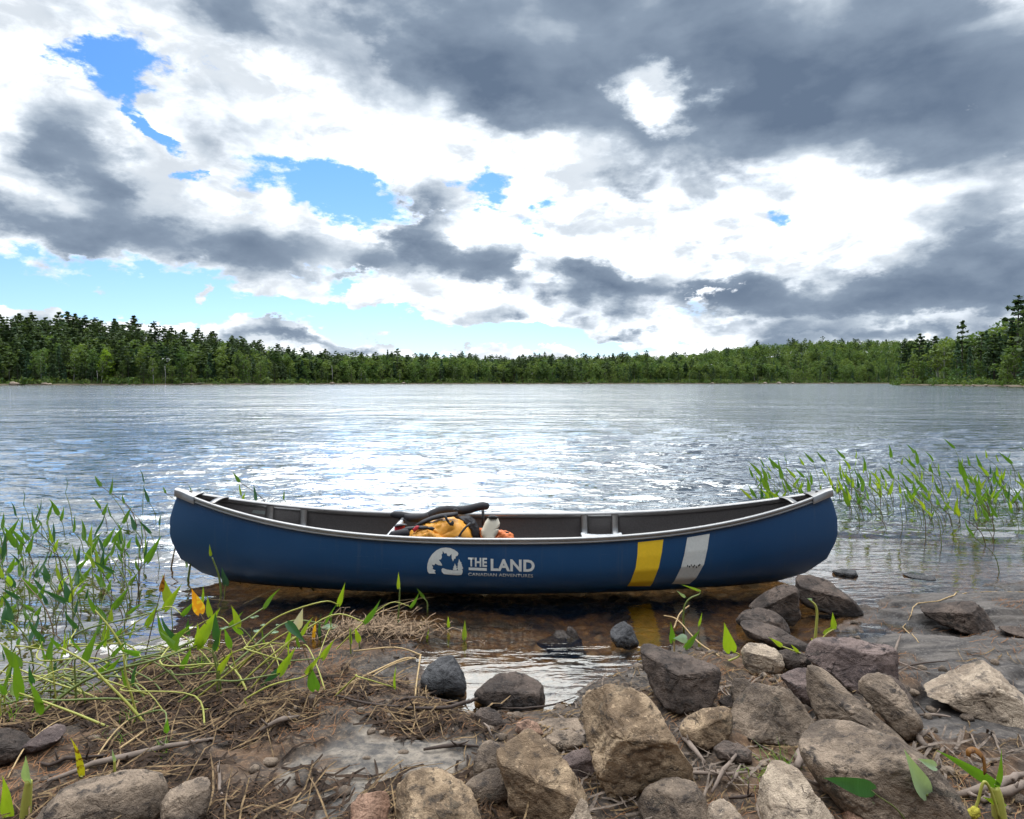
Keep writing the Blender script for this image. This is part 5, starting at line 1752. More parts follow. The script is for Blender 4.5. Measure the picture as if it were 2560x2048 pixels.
def strips(n, sampler, lmin, lmax, w, lift, tilt, seed, bendy=0.0):
    r = np.random.RandomState(seed)
    xy = sampler(n, r)
    n = len(xy)
    L = r.uniform(lmin, lmax, n)
    a = r.uniform(0, math.pi, n)
    V, F = [], []
    z0 = ground_h(xy[:, 0], xy[:, 1])
    segs = 4
    pts = []
    for k in range(segs + 1):
        s = (k / segs - .5)
        bend = bendy * (s * s - .08) * r.normal(0, 1, n) if k == 0 else None
        if k == 0:
            bb = r.normal(0, bendy, n)
            tl = r.normal(0, tilt, n)
        x = xy[:, 0] + L * s * np.cos(a) - L * bb * (s * s) * np.sin(a)
        y = xy[:, 1] + L * s * np.sin(a) + L * bb * (s * s) * np.cos(a)
        z = np.maximum(ground_h(x, y), .0) + lift * r.uniform(.3, 1.0, n) * 1.0 + np.abs(tl) * L * (s + .5)
        pts.append((x, y, z))
    ww = w * r.uniform(.6, 1.3, n) * .5
    nx, ny = -np.sin(a) * ww, np.cos(a) * ww
    V = np.zeros((n, segs + 1, 2, 3))
    for k, (x, y, z) in enumerate(pts):
        tp = 1 if 0 < k < segs else .5
        V[:, k, 0] = np.stack([x + nx * tp, y + ny * tp, z + ww * .5], -1)
        V[:, k, 1] = np.stack([x - nx * tp, y - ny * tp, z - ww * .2], -1)
    ids = np.arange(n * (segs + 1) * 2).reshape(n, segs + 1, 2)
    F = np.stack([ids[:, :-1, 0], ids[:, :-1, 1], ids[:, 1:, 1], ids[:, 1:, 0]], -1).reshape(-1, 4)
    return V.reshape(-1, 3), F


def land_sampler(x0, x1, y0, y1, dens):
    def f(n, r):
        x, y = r.uniform(x0, x1, n * 6), r.uniform(y0, y1, n * 6)
        h, sd, slab, sand = ground_h(x, y, True)
        k = (sd > .02) & (r.uniform(0, 1, n * 6) < dens(x, y, sd, slab, sand))
        return np.stack([x[k], y[k]], -1)[:n]
    return f


def litter_mat(name, a, b_, rough=.8):
    m, t, b = new_mat(name)
    p = world_pos(t)
    t.put(b.inputs['Base Color'], t.ramp(t.noise(p, 22, 4, .8), [(0.34, a), (0.66, b_)]))
    b.inputs['Roughness'].default_value = rough
    b.inputs['Specular IOR Level'].default_value = .2
    return m


V, F = strips(9000, land_sampler(-2.8, 3.2, .7, 4.2, lambda x, y, sd, sl, sa: np.clip(.25 + .9 * fbm(x * 2.2, y * 2.2, oct=3, seed=60) - .75 * sa - .35 * sl * (fbm(x * 3, y * 3, oct=2, seed=64) < .1), 0, 1)), .05, .11, .0022, .008, .06, 3, .15)
tag(link('pine_needles', mesh_np('pine_needles', V, F, False, [litter_mat('needle_brown', (.10, .045, .02), (.34, .17, .08))])), 'reddish brown pine needles scattered over the shore', 'needles', kind='stuff')
left = lambda x, y, sd, sl, sa: np.clip((.45 + .8 * fbm(x * 3, y * 3, oct=3, seed=80)) * sstep(-x, -.15, .5) * (1 - .8 * sa), 0, 1)
V, F = strips(620, land_sampler(-2.7, .2, 1.7, 4.1, left), .08, .36, .0050, .026, .10, 5, .22)
V2, F2 = strips(1100, land_sampler(-.2, 3.0, 1.6, 3.4, lambda x, y, sd, sl, sa: np.clip(.5 - .45 * sl + .6 * fbm(x * 3, y * 3, oct=2, seed=81), 0, 1)), .06, .20, .0045, .012, .05, 6, .4)
tag(link('straw_litter', mesh_np('straw_litter', np.vstack([V, V2]), np.vstack([F, F2 + len(V)]), False, [litter_mat('litter_straw', (.035, .022, .014), (.30, .20, .10))])), 'tangled dead reed straw and twigs matted over the muddy bank', 'litter', kind='stuff')
V, F = strips(3600, land_sampler(-2.7, .1, 1.7, 4.1, left), .05, .20, .011, .014, .05, 7, .8)
tag(link('rotting_leaves', mesh_np('rotting_leaves', V, F, False, [litter_mat('rotten_leaf', (.012, .009, .008), (.075, .048, .032), .95)])), 'dark rotting leaf scraps matted into the bank', 'litter', kind='stuff')
V, F = strips(4200, land_sampler(-2.7, .3, 1.7, 4.1, left), .05, .17, .0021, .016, .07, 9, .5)
tag(link('root_fibres', mesh_np('root_fibres', V, F, False, [litter_mat('fibre_brown', (.018, .012, .008), (.26, .15, .08))])), 'fine brown root fibres matted over the left bank', 'litter', kind='stuff')
V, F = strips(420, land_sampler(.1, 2.6, 1.6, 3.1, lambda x, y, sd, sl, sa: np.clip(.5 - .5 * sl + .6 * fbm(x * 3, y * 3, oct=2, seed=97), 0, 1)), .08, .26, .0085, .016, .08, 41, .12)
tag(link('twig_litter', mesh_np('twig_litter', V, F, False, [litter_mat('twig_grey', (.05, .038, .03), (.27, .21, .165))])), 'grey twigs and bark scraps fallen between the boulders', 'litter', kind='stuff')
# heap of dead reed at the tip of the bank
r = np.random.RandomState(19)
hx, hy = at_z(835 * KD, 1325 * KD, .03)[:2]
def heap(n, r):
    return np.stack([r.normal(hx - .12, .16, n), r.normal(hy - .02, .08, n)], -1)
V, F = strips(330, heap, .06, .22, .005, .05, .16, 21, .5)
tag(link('reed_litter', mesh_np('reed_litter', V, F, False, [litter_mat('heap_straw', (.035, .022, .015), (.42, .29, .18))])), 'heap of dead reed straw at the tip of the left bank', 'litter', kind='stuff')
# gravel between the rocks
gv, gf = [], []
ico = bmesh.new()
bmesh.ops.create_icosphere(ico, subdivisions=2, radius=1)
iv = np.array([v.co[:] for v in ico.verts])
ff = np.array([[v.index for v in f.verts] for f in ico.faces])
ico.free()
r = np.random.RandomState(31)
gs = land_sampler(-1.6, 2.4, 1.6, 4.0, lambda x, y, sd, sl, sa: np.clip((.3 + .6 * sstep(x, -.3, .4)) * (1 - .8 * sl) * (.4 + fbm(x * 4, y * 4, oct=2, seed=90)), 0, 1))(750, r)
for x, y in gs:
    s = .005 + .018 * r.rand() ** 2.5
    d = iv * (1 + .22 * fbm(iv[:, 0] * 1.5 + x * 50, iv[:, 1] * 1.5 + y * 50, iv[:, 2] * 1.5, 2, 5))[:, None] * [s * r.uniform(.8, 1.5), s * r.uniform(.8, 1.3), s * r.uniform(.5, .9)]
    gv.append(d + [x, y, gz(x, y) + s * .25])
n = len(iv)
tag(link('gravel', mesh_np('gravel', np.vstack(gv), np.vstack([ff + n * i for i in range(len(gv))]), True, [RM['grey']])), 'small gravel stones scattered between the boulders', 'gravel', kind='stuff')
# green grass tufts in the gaps
M_GRASS = leaf_material('grass_green', (.12, .24, .03), (.22, .28, .05), .4)
for qf, px, py, n, hh, lab in [(q7, 720, 1250, 26, .12, 'fine green grass tuft between the egg shaped stone and the rounded boulder'), (q7, 570, 1330, 18, .07, 'low mossy grass tuft left of the pale pointed boulder'),
                               (q5, 830, 490, 20, .10, 'grass tuft at the foot of the yellow stalks on the left bank'), (q5, 40, 500, 24, .22, 'bright grass tuft at the left edge'),
                               (q5, 960, 690, 16, .08, 'thin grass blades behind the driftwood branch'), (q5, 1190, 180, 40, .12, 'matted pale grass at the water edge of the left bank'), (q5, 640, 620, 14, .07, 'sparse grass blades in the middle of the left bank')]:
    g = ground_at(*qf(px, py))
    mb = MB()
    rr = random.Random(int(px))
    for k in range(n):
        b = Vector((rr.gauss(0, .03), rr.gauss(0, .02), 0))
        d = Vector((rr.gauss(0, .6), rr.gauss(0, .5), 1)).normalized() * hh * rr.uniform(.5, 1.1)
        s = Vector((rr.uniform(-1, 1), rr.uniform(-1, 1), 0)).normalized() * .0018
        m1, m2 = b + d * .5, b + d + Vector((d.x * .6, d.y * .6, -hh * .15))
        mb.add([b - s, b + s, m1 + s * .8, m1 - s * .8, m2], [(0, 1, 2, 3), (3, 2, 4)])
    tag(mb.build('grass_tuft', M_GRASS, None, True, g), lab, 'grass', 'grass tufts on the shore')

# ------------------------------------------------------------------ far shore: hills, headland, trees
TCOL = [-900, -300, 0, 300, 500, 620, 700, 800, 1078, 1400, 1700, 1890, 2156, 2600, 3300]
TSH = [235, 245, 250, 262, 275, 300, 325, 345, 362, 380, 420, 450, 460, 460, 460]
TSKY = [640, 655, 668, 692, 712, 738, 745, 746, 750, 744, 712, 712, 704, 700, 700]
TOFF = [80, 80, 80, 70, 60, 55, 55, 55, 60, 80, 130, 130, 130, 130, 130]
TT = [17, 17, 17, 16, 15, 13, 13, 13, 12.5, 12.5, 13, 13, 13, 13, 13]


def tu(c):
    return (np.asarray(c, float) - 1078.0) / 1407.0


TU = tu(TCOL)


def shore_y(u):
    return np.interp(u, TU, TSH) + 2.5 * fbm(np.asarray(u) * 60, np.asarray(u) * 0 + 3, oct=3, seed=70)


def hill_z(u, Y):
    S = np.interp(u, TU, TSH)
    off = np.interp(u, TU, TOFF)
    ridge = np.interp(u, TU, (803 - np.array(TSKY)) / 1407.0 * (np.array(TSH) + np.array(TOFF)) + 1.45 - np.array(TT) * .95)
    ridge = np.maximum(ridge, 1.2)
    k = (Y - shore_y(u)) / off
    z = -.8 + 1.5 * sstep(Y - shore_y(u), -2, 4) + (ridge - .7) * sstep(k, .02, 1.05)
    return z + np.minimum(1.5, np.maximum(k, 0) * 4) * fbm(np.asarray(u) * 22, Y * .03, oct=3, seed=72) * .7


HU = tu([1868, 1900, 1950, 2050, 2156, 2400, 2800, 3300])
HS = [268, 250, 235, 205, 178, 150, 130, 120]


def head_shore(u):
    return np.interp(u, HU, HS) + 1.2 * fbm(np.asarray(u) * 90, np.asarray(u) * 0 + 9, oct=3, seed=75)


def head_z(u, Y):
    edge = sstep(u, HU[0] - .004, HU[1])
    return -.8 + edge * (1.3 * sstep(Y - head_shore(u), -2, 3) + 3.5 * sstep(Y - head_shore(u), 5, 70)) - 2.5 * (1 - edge)


def far_mat(name, strip):
    m, t, b = new_mat(name)
    p = world_pos(t)
    sep = t.node('ShaderNodeSeparateXYZ')
    t.l.new(p, sep.inputs[0])
    floor = t.mix(t.noise(p, .25, 5, .6), rgb(.028, .04, .016), rgb(.075, .085, .03))
    sh = t.mix(t.noise(t.vmath('MULTIPLY', p, (1, 1, 4)), .6, 5, .7), rgb(.07, .05, .035), rgb(.24, .20, .16))
    t.put(b.inputs['Base Color'], t.mix(t.smooth(t.math('MULTIPLY_ADD', t.noise(p, .3, 4, .6), .5, sep.outputs[2]), .55, .8), sh, floor))
    b.inputs['Roughness'].default_value = 1.0
    b.inputs['Specular IOR Level'].default_value = 0.0
    return m


def polar_sheet(name, us, rel, shore, zf, mat, lab):
    U, Rl = np.meshgrid(us, rel)
    Y = shore(U) + Rl
    Z = zf(U, Y)
    nx = len(us)
    i = np.arange((len(rel) - 1) * nx).reshape(len(rel) - 1, nx)[:, :-1].ravel()
    f = np.stack([i, i + 1, i + nx + 1, i + nx], 1)
    o = link(name, mesh_np(name, np.stack([U * Y, Y, Z], -1), f, True, [mat]))
    tag(o, lab, 'terrain', kind='structure')
    return o


rel = np.concatenate([[-3, -1.5, 0, 1, 2, 3.5, 5, 8], np.arange(12, 200, 8), [260, 400, 700, 1500]])
polar_sheet('hills', np.linspace(-1.9, 1.9, 420), rel, shore_y, hill_z, far_mat('far_shore', True), 'low wooded hills rising behind the far shore of the lake')
polar_sheet('headland', np.linspace(HU[0] - .012, 1.9, 160), np.concatenate([[-3, -1.5, 0, 1, 2, 4, 7], np.arange(12, 90, 8)]), head_shore, head_z, far_mat('near_point', True), 'low headland reaching into the lake at the right')

RT = np.random.RandomState(5)


def clump_quads(C, size, flat, rs):
    """small leaf clusters: two bent faces at each centre"""
    n = len(C)
    nrm = rs.normal(0, 1, (n, 3))
    nrm[:, 2] = np.abs(nrm[:, 2]) * flat + .15
    nrm /= np.linalg.norm(nrm, axis=1, keepdims=True)
    a = np.cross(nrm, rs.normal(0, 1, (n, 3)))
    a /= np.linalg.norm(a, axis=1, keepdims=True)
    b = np.cross(nrm, a)
    s = size * rs.uniform(.55, 1.25, (n, 1)) * .5
    k = rs.uniform(.35, 1.0, (n, 4, 1))
    V = np.stack([C - a * s * k[:, 0] - b * s * .5, C + a * s - b * s * k[:, 1] * .5 + nrm * s * .3, C + a * s * k[:, 2] + b * s * .7, C - a * s * .9 + b * s * k[:, 3] * .8 - nrm * s * .25], 1)
    return V.reshape(-1, 3)


def tree_geo(kind, rs):
    """(crown verts, trunk MB) for a tree of height 1 (unit scale, stretched on placing)"""
    C = []
    tr = MB()
    if kind == 'pine':
        H = 1.0
        wh = rs.randint(9, 13)
        lean = rs.normal(0, .012)
        for k in range(wh):
            f = k / (wh - 1)
            z = .30 + .68 * f
            Lm = .19 * (1 - f) ** .65 * (.65 + .7 * rs.rand()) + .025
            nb = rs.randint(4, 7)
            a0 = rs.rand() * 6.28
            for j in range(nb):
                if rs.rand() < .16:
                    continue
                a = a0 + j * 6.28 / nb + rs.normal(0, .25)
                L = Lm * rs.uniform(.55, 1.15)
                n = max(3, int(17 * L / .19))
                s = rs.uniform(.25, 1.0, n)
                w = rs.normal(0, .16, n) * s * L
                C.append(np.stack([np.cos(a) * s * L - np.sin(a) * w + lean * z, np.sin(a) * s * L + np.cos(a) * w, z + .22 * s * s * L + rs.normal(0, .007, n)], -1))
                d = Vector((math.cos(a) * L * .8, math.sin(a) * L * .8, .10 * L))
                if k % 2 == 0:
                    tr.tube([(lean * z, 0, z - .01), (d.x + lean * z, d.y, z + d.z)], [.0045, .0015], 3, caps=False)
        C.append(np.stack([rs.normal(0, .012, 12), rs.normal(0, .012, 12), rs.uniform(.9, 1.01, 12)], -1))
        tr.tube([(0, 0, -.02), (0, 0, .3), (lean * .6, 0, .6), (lean, 0, .97)], [.017, .0135, .009, .002], 6)
        V = clump_quads(np.vstack(C), .066, 2.6, rs)
    elif kind == 'spruce':
        n = 330
        f = rs.rand(n) ** 1.25
        z = .06 + .93 * f
        tier = .75 + .35 * np.abs(np.sin(z * 34))
        r = .145 * (1 - f) ** .85 * tier * rs.uniform(.45, 1.05, n) + .006
        a = rs.uniform(0, 6.28, n)
        C = np.stack([r * np.cos(a), r * np.sin(a), z - .25 * r], -1)
        V = clump_quads(C, .058, 1.2, rs)
        tr.tube([(0, 0, -.02), (0, 0, .5), (0, 0, .97)], [.014, .009, .002], 6)
    else:
        birch = kind == 'birch'
        nl = rs.randint(13, 18)
        zb = .34 if birch else .12
        wd = .15 if birch else .23
        for k in range(nl):
            f = (k + .5) / nl
            z = zb + (.93 - zb) * f
            rr = wd * math.sin(math.pi * (.16 + .78 * f)) * rs.uniform(.4, 1.05)
            a = k * 2.4 + rs.normal(0, .4)
            c = np.array([rr * math.cos(a), rr * math.sin(a), z])
            lr = (.085 if birch else .105) * rs.uniform(.7, 1.25)
            n = int(26 * (lr / .1) ** 2) + 6
            d = rs.normal(0, 1, (n, 3))
            d /= np.linalg.norm(d, axis=1, keepdims=True)
            d *= rs.uniform(.55, 1.05, (n, 1))
            d[:, 2] *= .8
            C.append(c + d * lr)
            tr.tube([(0, 0, z - .18), tuple(c * [.6, .6, 1] - [0, 0, .05]), tuple(c)], [.006, .004, .0015], 3, caps=False)
        V = clump_quads(np.vstack(C), .058, .8, rs)
        ln = rs.normal(0, .05 if birch else .02)
        tr.tube([(-ln, 0, -.02), (-ln * .6, 0, .25), (-ln * .2, 0, .5), (0, 0, .9)], [.013, .011, .008, .002], 6)
    return V, tr


def foliage_mat(name, dark, light, trans=.25):
    m = bpy.data.materials.new(name)
    m.use_nodes = True
    t = NT(m.node_tree)
    b = t.n['Principled BSDF']
    out = t.n['Material Output']
    tint = attr(t, 'tint')
    rnd = t.node('ShaderNodeObjectInfo').outputs['Random']
    k = t.math('FRACT', t.math('ADD', tint, rnd))
    n = t.noise(world_pos(t), .45, 3, .6)
    col = t.mix(t.math('ADD', t.math('MULTIPLY', k, .75), t.math('MULTIPLY', n, .3)), rgb(*dark), rgb(*light))
    t.put(b.inputs['Base Color'], col)
    b.inputs['Roughness'].default_value = .7
    b.inputs['Specular IOR Level'].default_value = .2
    tr = t.node('ShaderNodeBsdfTranslucent')
    t.put(tr.inputs[0], t.mix(1.0, col, rgb(1.5, 1.5, .7), 'MULTIPLY'))
    ms = t.node('ShaderNodeMixShader')
    ms.inputs[0].default_value = trans
    t.l.new(b.outputs[0], ms.inputs[1])
    t.l.new(tr.outputs[0], ms.inputs[2])
    t.l.new(ms.outputs[0], out.inputs[0])
    return m


FM = {
    'pine': foliage_mat('pine_needles_green', (.042, .078, .036), (.098, .138, .060)),
    'spruce': foliage_mat('spruce_green', (.034, .078, .048), (.082, .140, .076)),
    'maple': foliage_mat('broadleaf_green', (.056, .120, .036), (.155, .205, .060), .35),
    'birch': foliage_mat('birch_green', (.07, .130, .040), (.16, .215, .066), .35),
}
M_TRUNK = simple_mat('far_trunk', (.10, .085, .07), .9, 0, .4, 2, 0)
M_BIRCHBARK = simple_mat('birch_bark', (.40, .39, .36), .8, 0, .25, 3, 0)
TREE_KINDS = ('pine', 'pine', 'pine', 'spruce', 'spruce', 'maple', 'maple', 'maple', 'birch', 'birch')
PROTO = []
for i, kd in enumerate(TREE_KINDS):
    V, tr = tree_geo(kd, np.random.RandomState(200 + i))
    ids = np.arange(len(V)).reshape(-1, 4)
    PROTO.append((kd, V, ids, tr))


def place_u(c, d):
    """ground plan position at picture column c, d metres behind the shore there"""
    u = float(tu(c))
    Y = float(shore_y(np.array([u]))[0]) + d
    return Vector((u * Y, Y, float(hill_z(np.array([u]), np.array([Y]))[0])))


def place_h(c, d):
    u = float(tu(c))
    Y = float(head_shore(np.array([u]))[0]) + d
    return Vector((u * Y, Y, float(head_z(np.array([u]), np.array([Y]))[0])))


TREE_SRC = {}
TLAB = {'pine': ('pine_tree', 'dark green pine with open tiered branches standing along the far shore', 'pines of the far shore'),
        'spruce': ('spruce_tree', 'dark conical spruce standing along the far shore', 'spruces of the far shore'),
        'maple': ('broadleaf_tree', 'rounded green broadleaf tree standing along the far shore', 'broadleaf trees of the far shore'),
        'birch': ('birch_tree', 'light green birch with a white trunk standing along the far shore', 'birches of the far shore')}
RTT = random.Random(17)


def tree(pi, loc, H, wid=1.0, label=None, leafmat=None):
    kd, V, ids, tr = PROTO[pi]
    key = (pi, leafmat)
    if key not in TREE_SRC:
        root = empty(TLAB[kd][0])
        me = mesh_np('crown', V, ids, False, [FM[kd] if leafmat is None else leafmat], {'tint': np.zeros(len(V))})
        link('crown', me, root)
        tr.build('trunk', M_BIRCHBARK if kd == 'birch' else M_TRUNK, root)
        TREE_SRC[key] = root
        bpy.context.view_layer.update()
        o = root
    else:
        o = copy_thing(TREE_SRC[key])
    o.location = loc
    o.rotation_euler = (RTT.gauss(0, .02), RTT.gauss(0, .02), RTT.uniform(0, 6.28))
    o.scale = (H * wid, H * wid, H)
    lab, cat, grp = (label or TLAB[kd][1]), 'tree', TLAB[kd][2]
    tag(o, lab, cat, grp)
    return o


def kind_mix(c, back, r):
    """tree make-up along the shore: pines at the left, broadleaf at centre and right"""
    pine = np.interp(c, [0, 350, 600, 800, 1100, 1500, 1900], [.50, .44, .26, .18, .20, .10, .08])
    if back > 45:
        pine = min(.95, pine * 1.6) if c < 620 else pine
    x = r.random()
    if x < pine:
        return r.choice((0, 1, 2))
    if x < pine + .20 * (1 if back < 15 else .35):
        return r.choice((3, 4))
    if x < pine + .20 + .18 * (1 if back < 25 else .3):
        return r.choice((8, 9))
    return r.choice((5, 6, 7))


M_YELLOWLEAF = foliage_mat('turning_leaves', (.15, .25, .03), (.22, .31, .04), .4)
M_LONE = FM['pine']
# marked trees first
tree(1, place_u(836, 14), 17.5, 1.1, 'tall lone dark pine standing above the skyline of the middle of the far shore')
tree(0, place_u(1160, 20), 14.5, 1.2, 'flat topped dark pine rising over the skyline right of the middle of the far shore')
tree(5, place_u(226, 8), 13, 1.0, 'bright yellow green tree near the water in the left third of the far shore', M_YELLOWLEAF)
tree(9, place_u(88, 4), 10.5, 1.1, 'leaning white trunked birch near the water at the far left of the far shore')
tree(4, place_u(816, 30), 15, .8, 'slim spruce spire beside the tall lone dark pine')
for c, d, pi, H, w, lab in [
        (2140, 22, 0, 26.5, 1.15, 'huge white pine with layered limbs at the right edge on the headland'), (2180, 14, 2, 25, 1.2, 'second huge white pine half cut by the right edge'),
        (2112, 34, 5, 19.5, 1.2, 'round dense tree left of the huge white pine on the headland'),
        (2024, 30, 1, 21.5, .95, 'tall pointed pine in the middle of the headland'), (1930, 26, 0, 19, 1.25, 'broad pine near the left end of the headland'),
        (1905, 20, 2, 16.5, 1.0, 'slender dark pine at the left end of the headland'), (1922, 7, 6, 11.5, 1.2, 'light green rounded tree at the left end of the headland by the water'),
        (1972, 16, 8, 15, 1.35, 'clump forming birch with white stems in the middle of the headland'), (1985, 16, 9, 14.5, 1.3, 'leaning white stemmed birch beside the birch clump of the headland'),
        (2043, 8, 3, 12, .95, 'bright young spruce near the water under the tall pointed pine'), (2070, 34, 4, 17, 1.2, 'dark spruce between the pointed pine and the round dense tree'),
        (2060, 26, 1, 16, 1.2, 'dark bushy pine right of the young spruce'), (2000, 34, 7, 15, 1.3, 'dark rounded tree behind the birch clump of the headland'),
        (2092, 18, 2, 15.5, 1.2, 'low bushy pine left of the huge white pine'), (2120, 8, 6, 9, 1.4, 'low rounded tree at the water below the huge white pine'),
        (1890, 10, 4, 9, 1.1, 'small dark spruce at the very tip of the headland'), (2230, 20, 1, 24, 1.2, 'white pine beyond the right edge'), (1950, 34, 3, 15, 1.3, 'dark spruce behind the broad pine of the headland')]:
    tree(pi, place_h(c, d), H, w, lab)
for c, d, pi, H, w in [(1898, 12, 6, 8, 1.4), (1912, 28, 3, 13, 1.3), (1942, 10, 7, 8.5, 1.5), (1940, 40, 5, 14, 1.4), (1958, 24, 4, 13, 1.3), (1966, 42, 2, 17, 1.2), (1990, 8, 6, 6, 1.6), (1996, 46, 5, 16, 1.4), (2012, 20, 3, 14, 1.3), (2014, 8, 7, 5.5, 1.6),
                        (2032, 44, 7, 17, 1.4), (2050, 40, 5, 17, 1.4), (2058, 14, 6, 8, 1.5), (2078, 20, 3, 14, 1.3), (2084, 42, 6, 18, 1.4), (2100, 26, 4, 16, 1.3), (2104, 46, 5, 20, 1.3), (2128, 30, 3, 20, 1.3), (2134, 14, 7, 12, 1.5), (2150, 36, 6, 20, 1.4), (2160, 10, 4, 13, 1.5), (2172, 30, 5, 20, 1.4)]:
    tree(pi, place_h(c, d), H, w, {'pine': 'dark pine in the dense wood of the headland at right', 'spruce': 'dark spruce in the dense wood of the headland at right', 'maple': 'rounded green tree in the dense wood of the headland at right'}[TREE_KINDS[pi]])
n_ind = len([1 for o in COL.objects if o.name.startswith(('pine_tree', 'spruce_tree', 'broadleaf_tree', 'birch_tree'))])
for c, d, H in [(8, 60, 19), (42, 66, 20), (72, 70, 20.5), (98, 62, 19), (127, 72, 22), (150, 74, 22), (163, 70, 21), (186, 68, 20), (207, 72, 19.5), (243, 66, 20), (252, 70, 19), (284, 68, 21.5), (330, 62, 19.5), (350, 58, 18), (364, 62, 19.5), (392, 58, 18), (421, 60, 18.5),
                (452, 56, 17), (490, 54, 17), (512, 52, 16.5), (545, 50, 16), (585, 50, 15.5), (640, 50, 15.5), (684, 48, 15), (1032, 50, 13.5), (1100, 50, 13), (1235, 50, 14), (1290, 54, 13.5), (1310, 50, 14)]:
    tree(RTT.choice((0, 1, 2)), place_u(c, d), H * .96, RTT.uniform(1.1, 1.5), 'dark pine rising clear of the skyline of the far wood')
# front rows as single trees
cand = []
c = -70.0
while c < 1925:
    sy = float(np.interp(tu(c), TU, TSH))
    px = 1407.0 / sy
    for row, (d0, d1) in enumerate(((3, 9), (10, 18), (19, 28))):
        if row == 2 and RTT.random() < .5:
            continue
        cand.append((c + RTT.uniform(-1, 1) * 2 * px, RTT.uniform(d0, d1), row))
    c += px * RTT.uniform(3.0, 4.8) * (1.0 if c < 700 else 1.45)
RTT.shuffle(cand)
cand = sorted(cand[:258], key=lambda q_: q_[0])
for c, d, row in cand:
    pi = kind_mix(c, d, RTT)
    base = float(np.interp(tu(c), TU, TT))
    H = base * RTT.uniform(.55, .95) * (.72 if row == 0 else .92)
    if TREE_KINDS[pi] == 'spruce' and row == 0:
        H *= .75
    tree(pi, place_u(c, d), H, RTT.uniform(.95, 1.35))
# the rest of the wood is one mass
SV, SF, ST, n0 = [], [], [], 0
TV, TF, t0 = [], [], 0
r = np.random.RandomState(9)
for i_ in range(4100):
    c = r.uniform(-260, 2300) if r.rand() < .6 else r.uniform(600, 1960)
    if i_ >= 3300:                      # the wood goes on past both edges of the picture
        c = r.uniform(-1150, -260) if i_ % 3 else r.uniform(2300, 3200)
    off = float(np.interp(tu(c), TU, TOFF))
    d = 9 + (off * 1.25) * r.rand() ** .9
    pi = kind_mix(c, d, RTT)
    kd, V, ids, tr = PROTO[pi]
    p = place_u(c, d)
    H = float(np.interp(tu(c), TU, TT)) * r.uniform(.72, 1.02) * (1.08 if kd == 'pine' else .9)
    w = H * r.uniform(1.1, 1.55)
    a = r.uniform(0, 6.28)
    keep = r.permutation(len(V) // 4)[:int(len(V) // 4 * (.8 if d < 40 else .6))]
    Q = V.reshape(-1, 4, 3)[keep].reshape(-1, 3)
    X = Q[:, 0] * math.cos(a) - Q[:, 1] * math.sin(a)
    Y = Q[:, 0] * math.sin(a) + Q[:, 1] * math.cos(a)
    SV.append(np.stack([X * w + p.x, Y * w + p.y, Q[:, 2] * H + p.z], -1))
    SF.append(np.arange(len(Q)).reshape(-1, 4) + n0)
    ST.append((np.full(len(Q), r.rand()), {'pine': 0, 'spruce': 1, 'maple': 2, 'birch': 3}[kd]))
    n0 += len(Q)
me = mesh_np('forest', np.vstack(SV), np.vstack(SF), False, [FM['pine'], FM['spruce'], FM['maple'], FM['birch']], {'tint': np.concatenate([a for a, _ in ST])})
me.polygons.foreach_set('material_index', np.concatenate([np.full(len(f), k, np.int32) for f, (_, k) in zip(SF, ST)]))
tag(link('forest', me), 'mixed green wood covering the low hills behind the far shore', 'forest', kind='stuff')
# bushes along the water's edge of the far shore
SV, SF, n0 = [], [], 0
for _ in range(620):
    if r.rand() < .8:
        c = r.uniform(-150, 1920)
        p = place_u(c, r.uniform(1.5, 8))
    else:
        c = r.uniform(1885, 2300)
        p = place_h(c, r.uniform(1.5, 12))
    n = 26
    R0 = r.uniform(.7, 2.0)
    d = r.normal(0, 1, (n, 3))
    d /= np.linalg.norm(d, axis=1, keepdims=True)
    Cc = d * [R0 * 1.5, R0 * 1.2, R0] * r.uniform(.5, 1, (n, 1)) + [p.x, p.y, p.z + R0 * .5]
    Q = clump_quads(Cc, R0 * .55, 1, r)
    SV.append(Q)
    SF.append(np.arange(len(Q)).reshape(-1, 4) + n0)
    n0 += len(Q)
me = mesh_np('undergrowth', np.vstack(SV), np.vstack(SF), False, [FM['maple']], {'tint': np.repeat(r.rand(len(SV)), 26 * 4)})
tag(link('undergrowth', me), 'low green bushes crowding the water edge of the far shore', 'bushes', kind='stuff')
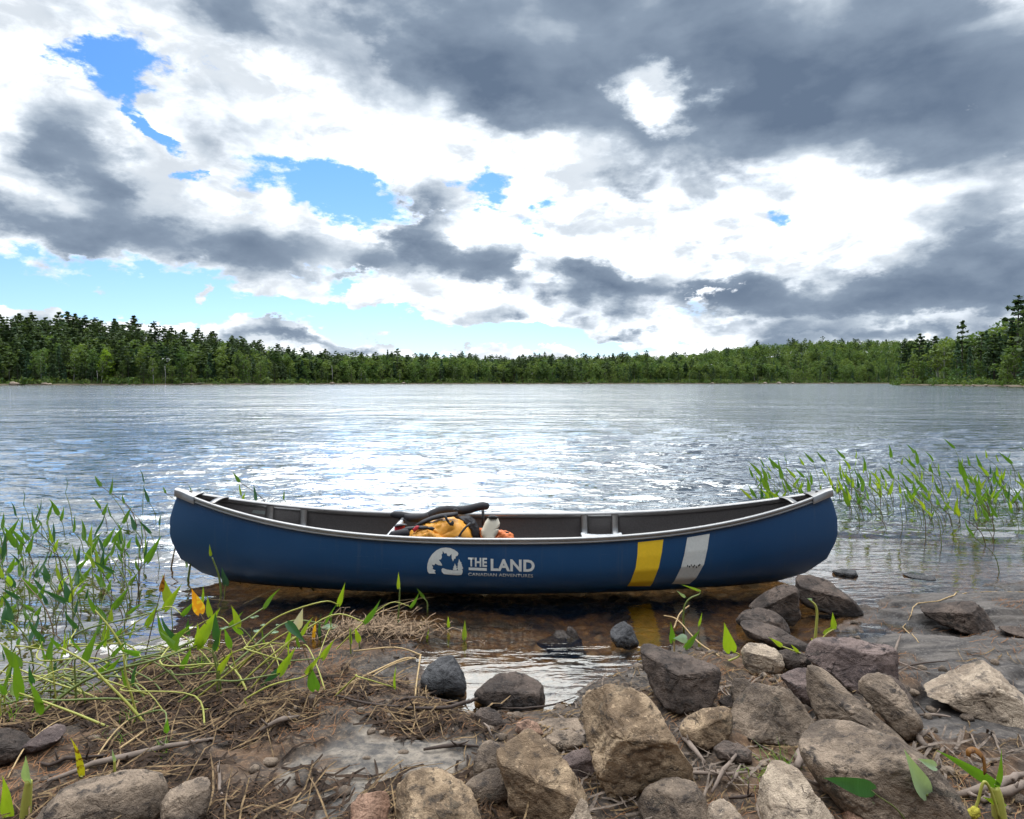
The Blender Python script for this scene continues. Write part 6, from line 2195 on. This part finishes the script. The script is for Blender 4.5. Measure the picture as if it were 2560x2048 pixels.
# pale boulders and drift logs on the far shore
for i, (c, d, s, hd) in enumerate([(30, 1.2, 1.7, 0), (38, 1.0, 1.1, 0), (95, .6, 1.2, 0), (105, .8, .9, 0), (178, .6, .6, 0), (405, .8, .8, 0), (700, 1.0, 1.3, 0), (736, .9, .9, 0), (850, .8, 1.2, 0), (1240, .8, .8, 0), (1500, .8, .9, 0),
                                   (1610, .8, 1.2, 0), (1640, .9, 1.4, 0), (1668, .8, 1.0, 0), (1750, .8, 1.1, 0), (2010, .6, .4, 1), (2048, .6, .5, 1), (2075, .7, .6, 1), (2120, .8, .5, 1), (1960, .6, .4, 1)]):
    p = (place_h if hd else place_u)(c, d)
    d_ = iv * (1 + .22 * fbm(iv[:, 0] * 1.4 + i * 5, iv[:, 1] * 1.4, iv[:, 2] * 1.4, 3, 5))[:, None] * [s, s * .8, s * .55]
    o = link('shore_rock', mesh_np('shore_rock', d_, ff, True, [RM['pale']]), None, Vector((p.x, p.y, max(p.z, .1) + s * .2)))
    tag(o, 'small pale rock at the water edge of the ' + ('headland at right' if hd else 'far shore'), 'rock', 'rocks on the headland' if hd else 'rocks on the far shore')
for c, a, L, lab in [(408, .1, 9, 'pale drift log at the water edge of the left far shore'), (520, -.05, 12, 'long pale drift log left of the middle of the far shore'), (1235, .5, 5, 'short leaning drift log in the middle of the far shore')]:
    p = place_u(c, .6)
    mb = MB()
    mb.tube([(-L / 2, 0, .2), (0, .3, .32), (L / 2 * math.cos(a), 0, .25 + L / 2 * math.sin(a))], [.26, .22, .10], 7)
    mb.tube([(L * .2, .1, .3), (L * .25, 0, 1.0)], [.10, .04], 5)
    tag(mb.build('drift_log', M_STICK, None, True, Vector((p.x, p.y, .15))), lab, 'log')
# bare white snags
for c, d, H, lab in [(349, 3, 7.0, 'bare white snag at the water in the left half of the far shore'), (206, 4, 5.0, 'short white snag left of the yellow green tree'), (700, 4, 8.5, 'pale white snag trunk left of the middle of the far shore')]:
    p = place_u(c, d)
    mb = MB()
    mb.tube([(0, 0, -.3), (.1, 0, H * .5), (-.1, 0, H)], [.17, .13, .06], 6)
    for k in range(0):
        z = H * (.4 + .11 * k)
        a = k * 2.2
        mb.tube([(0, 0, z), (math.cos(a) * H * .09, math.sin(a) * H * .09, z + H * .03)], [.07, .03], 4)
    tag(mb.build('dead_tree', M_BIRCHBARK, None, True, p), lab, 'tree')
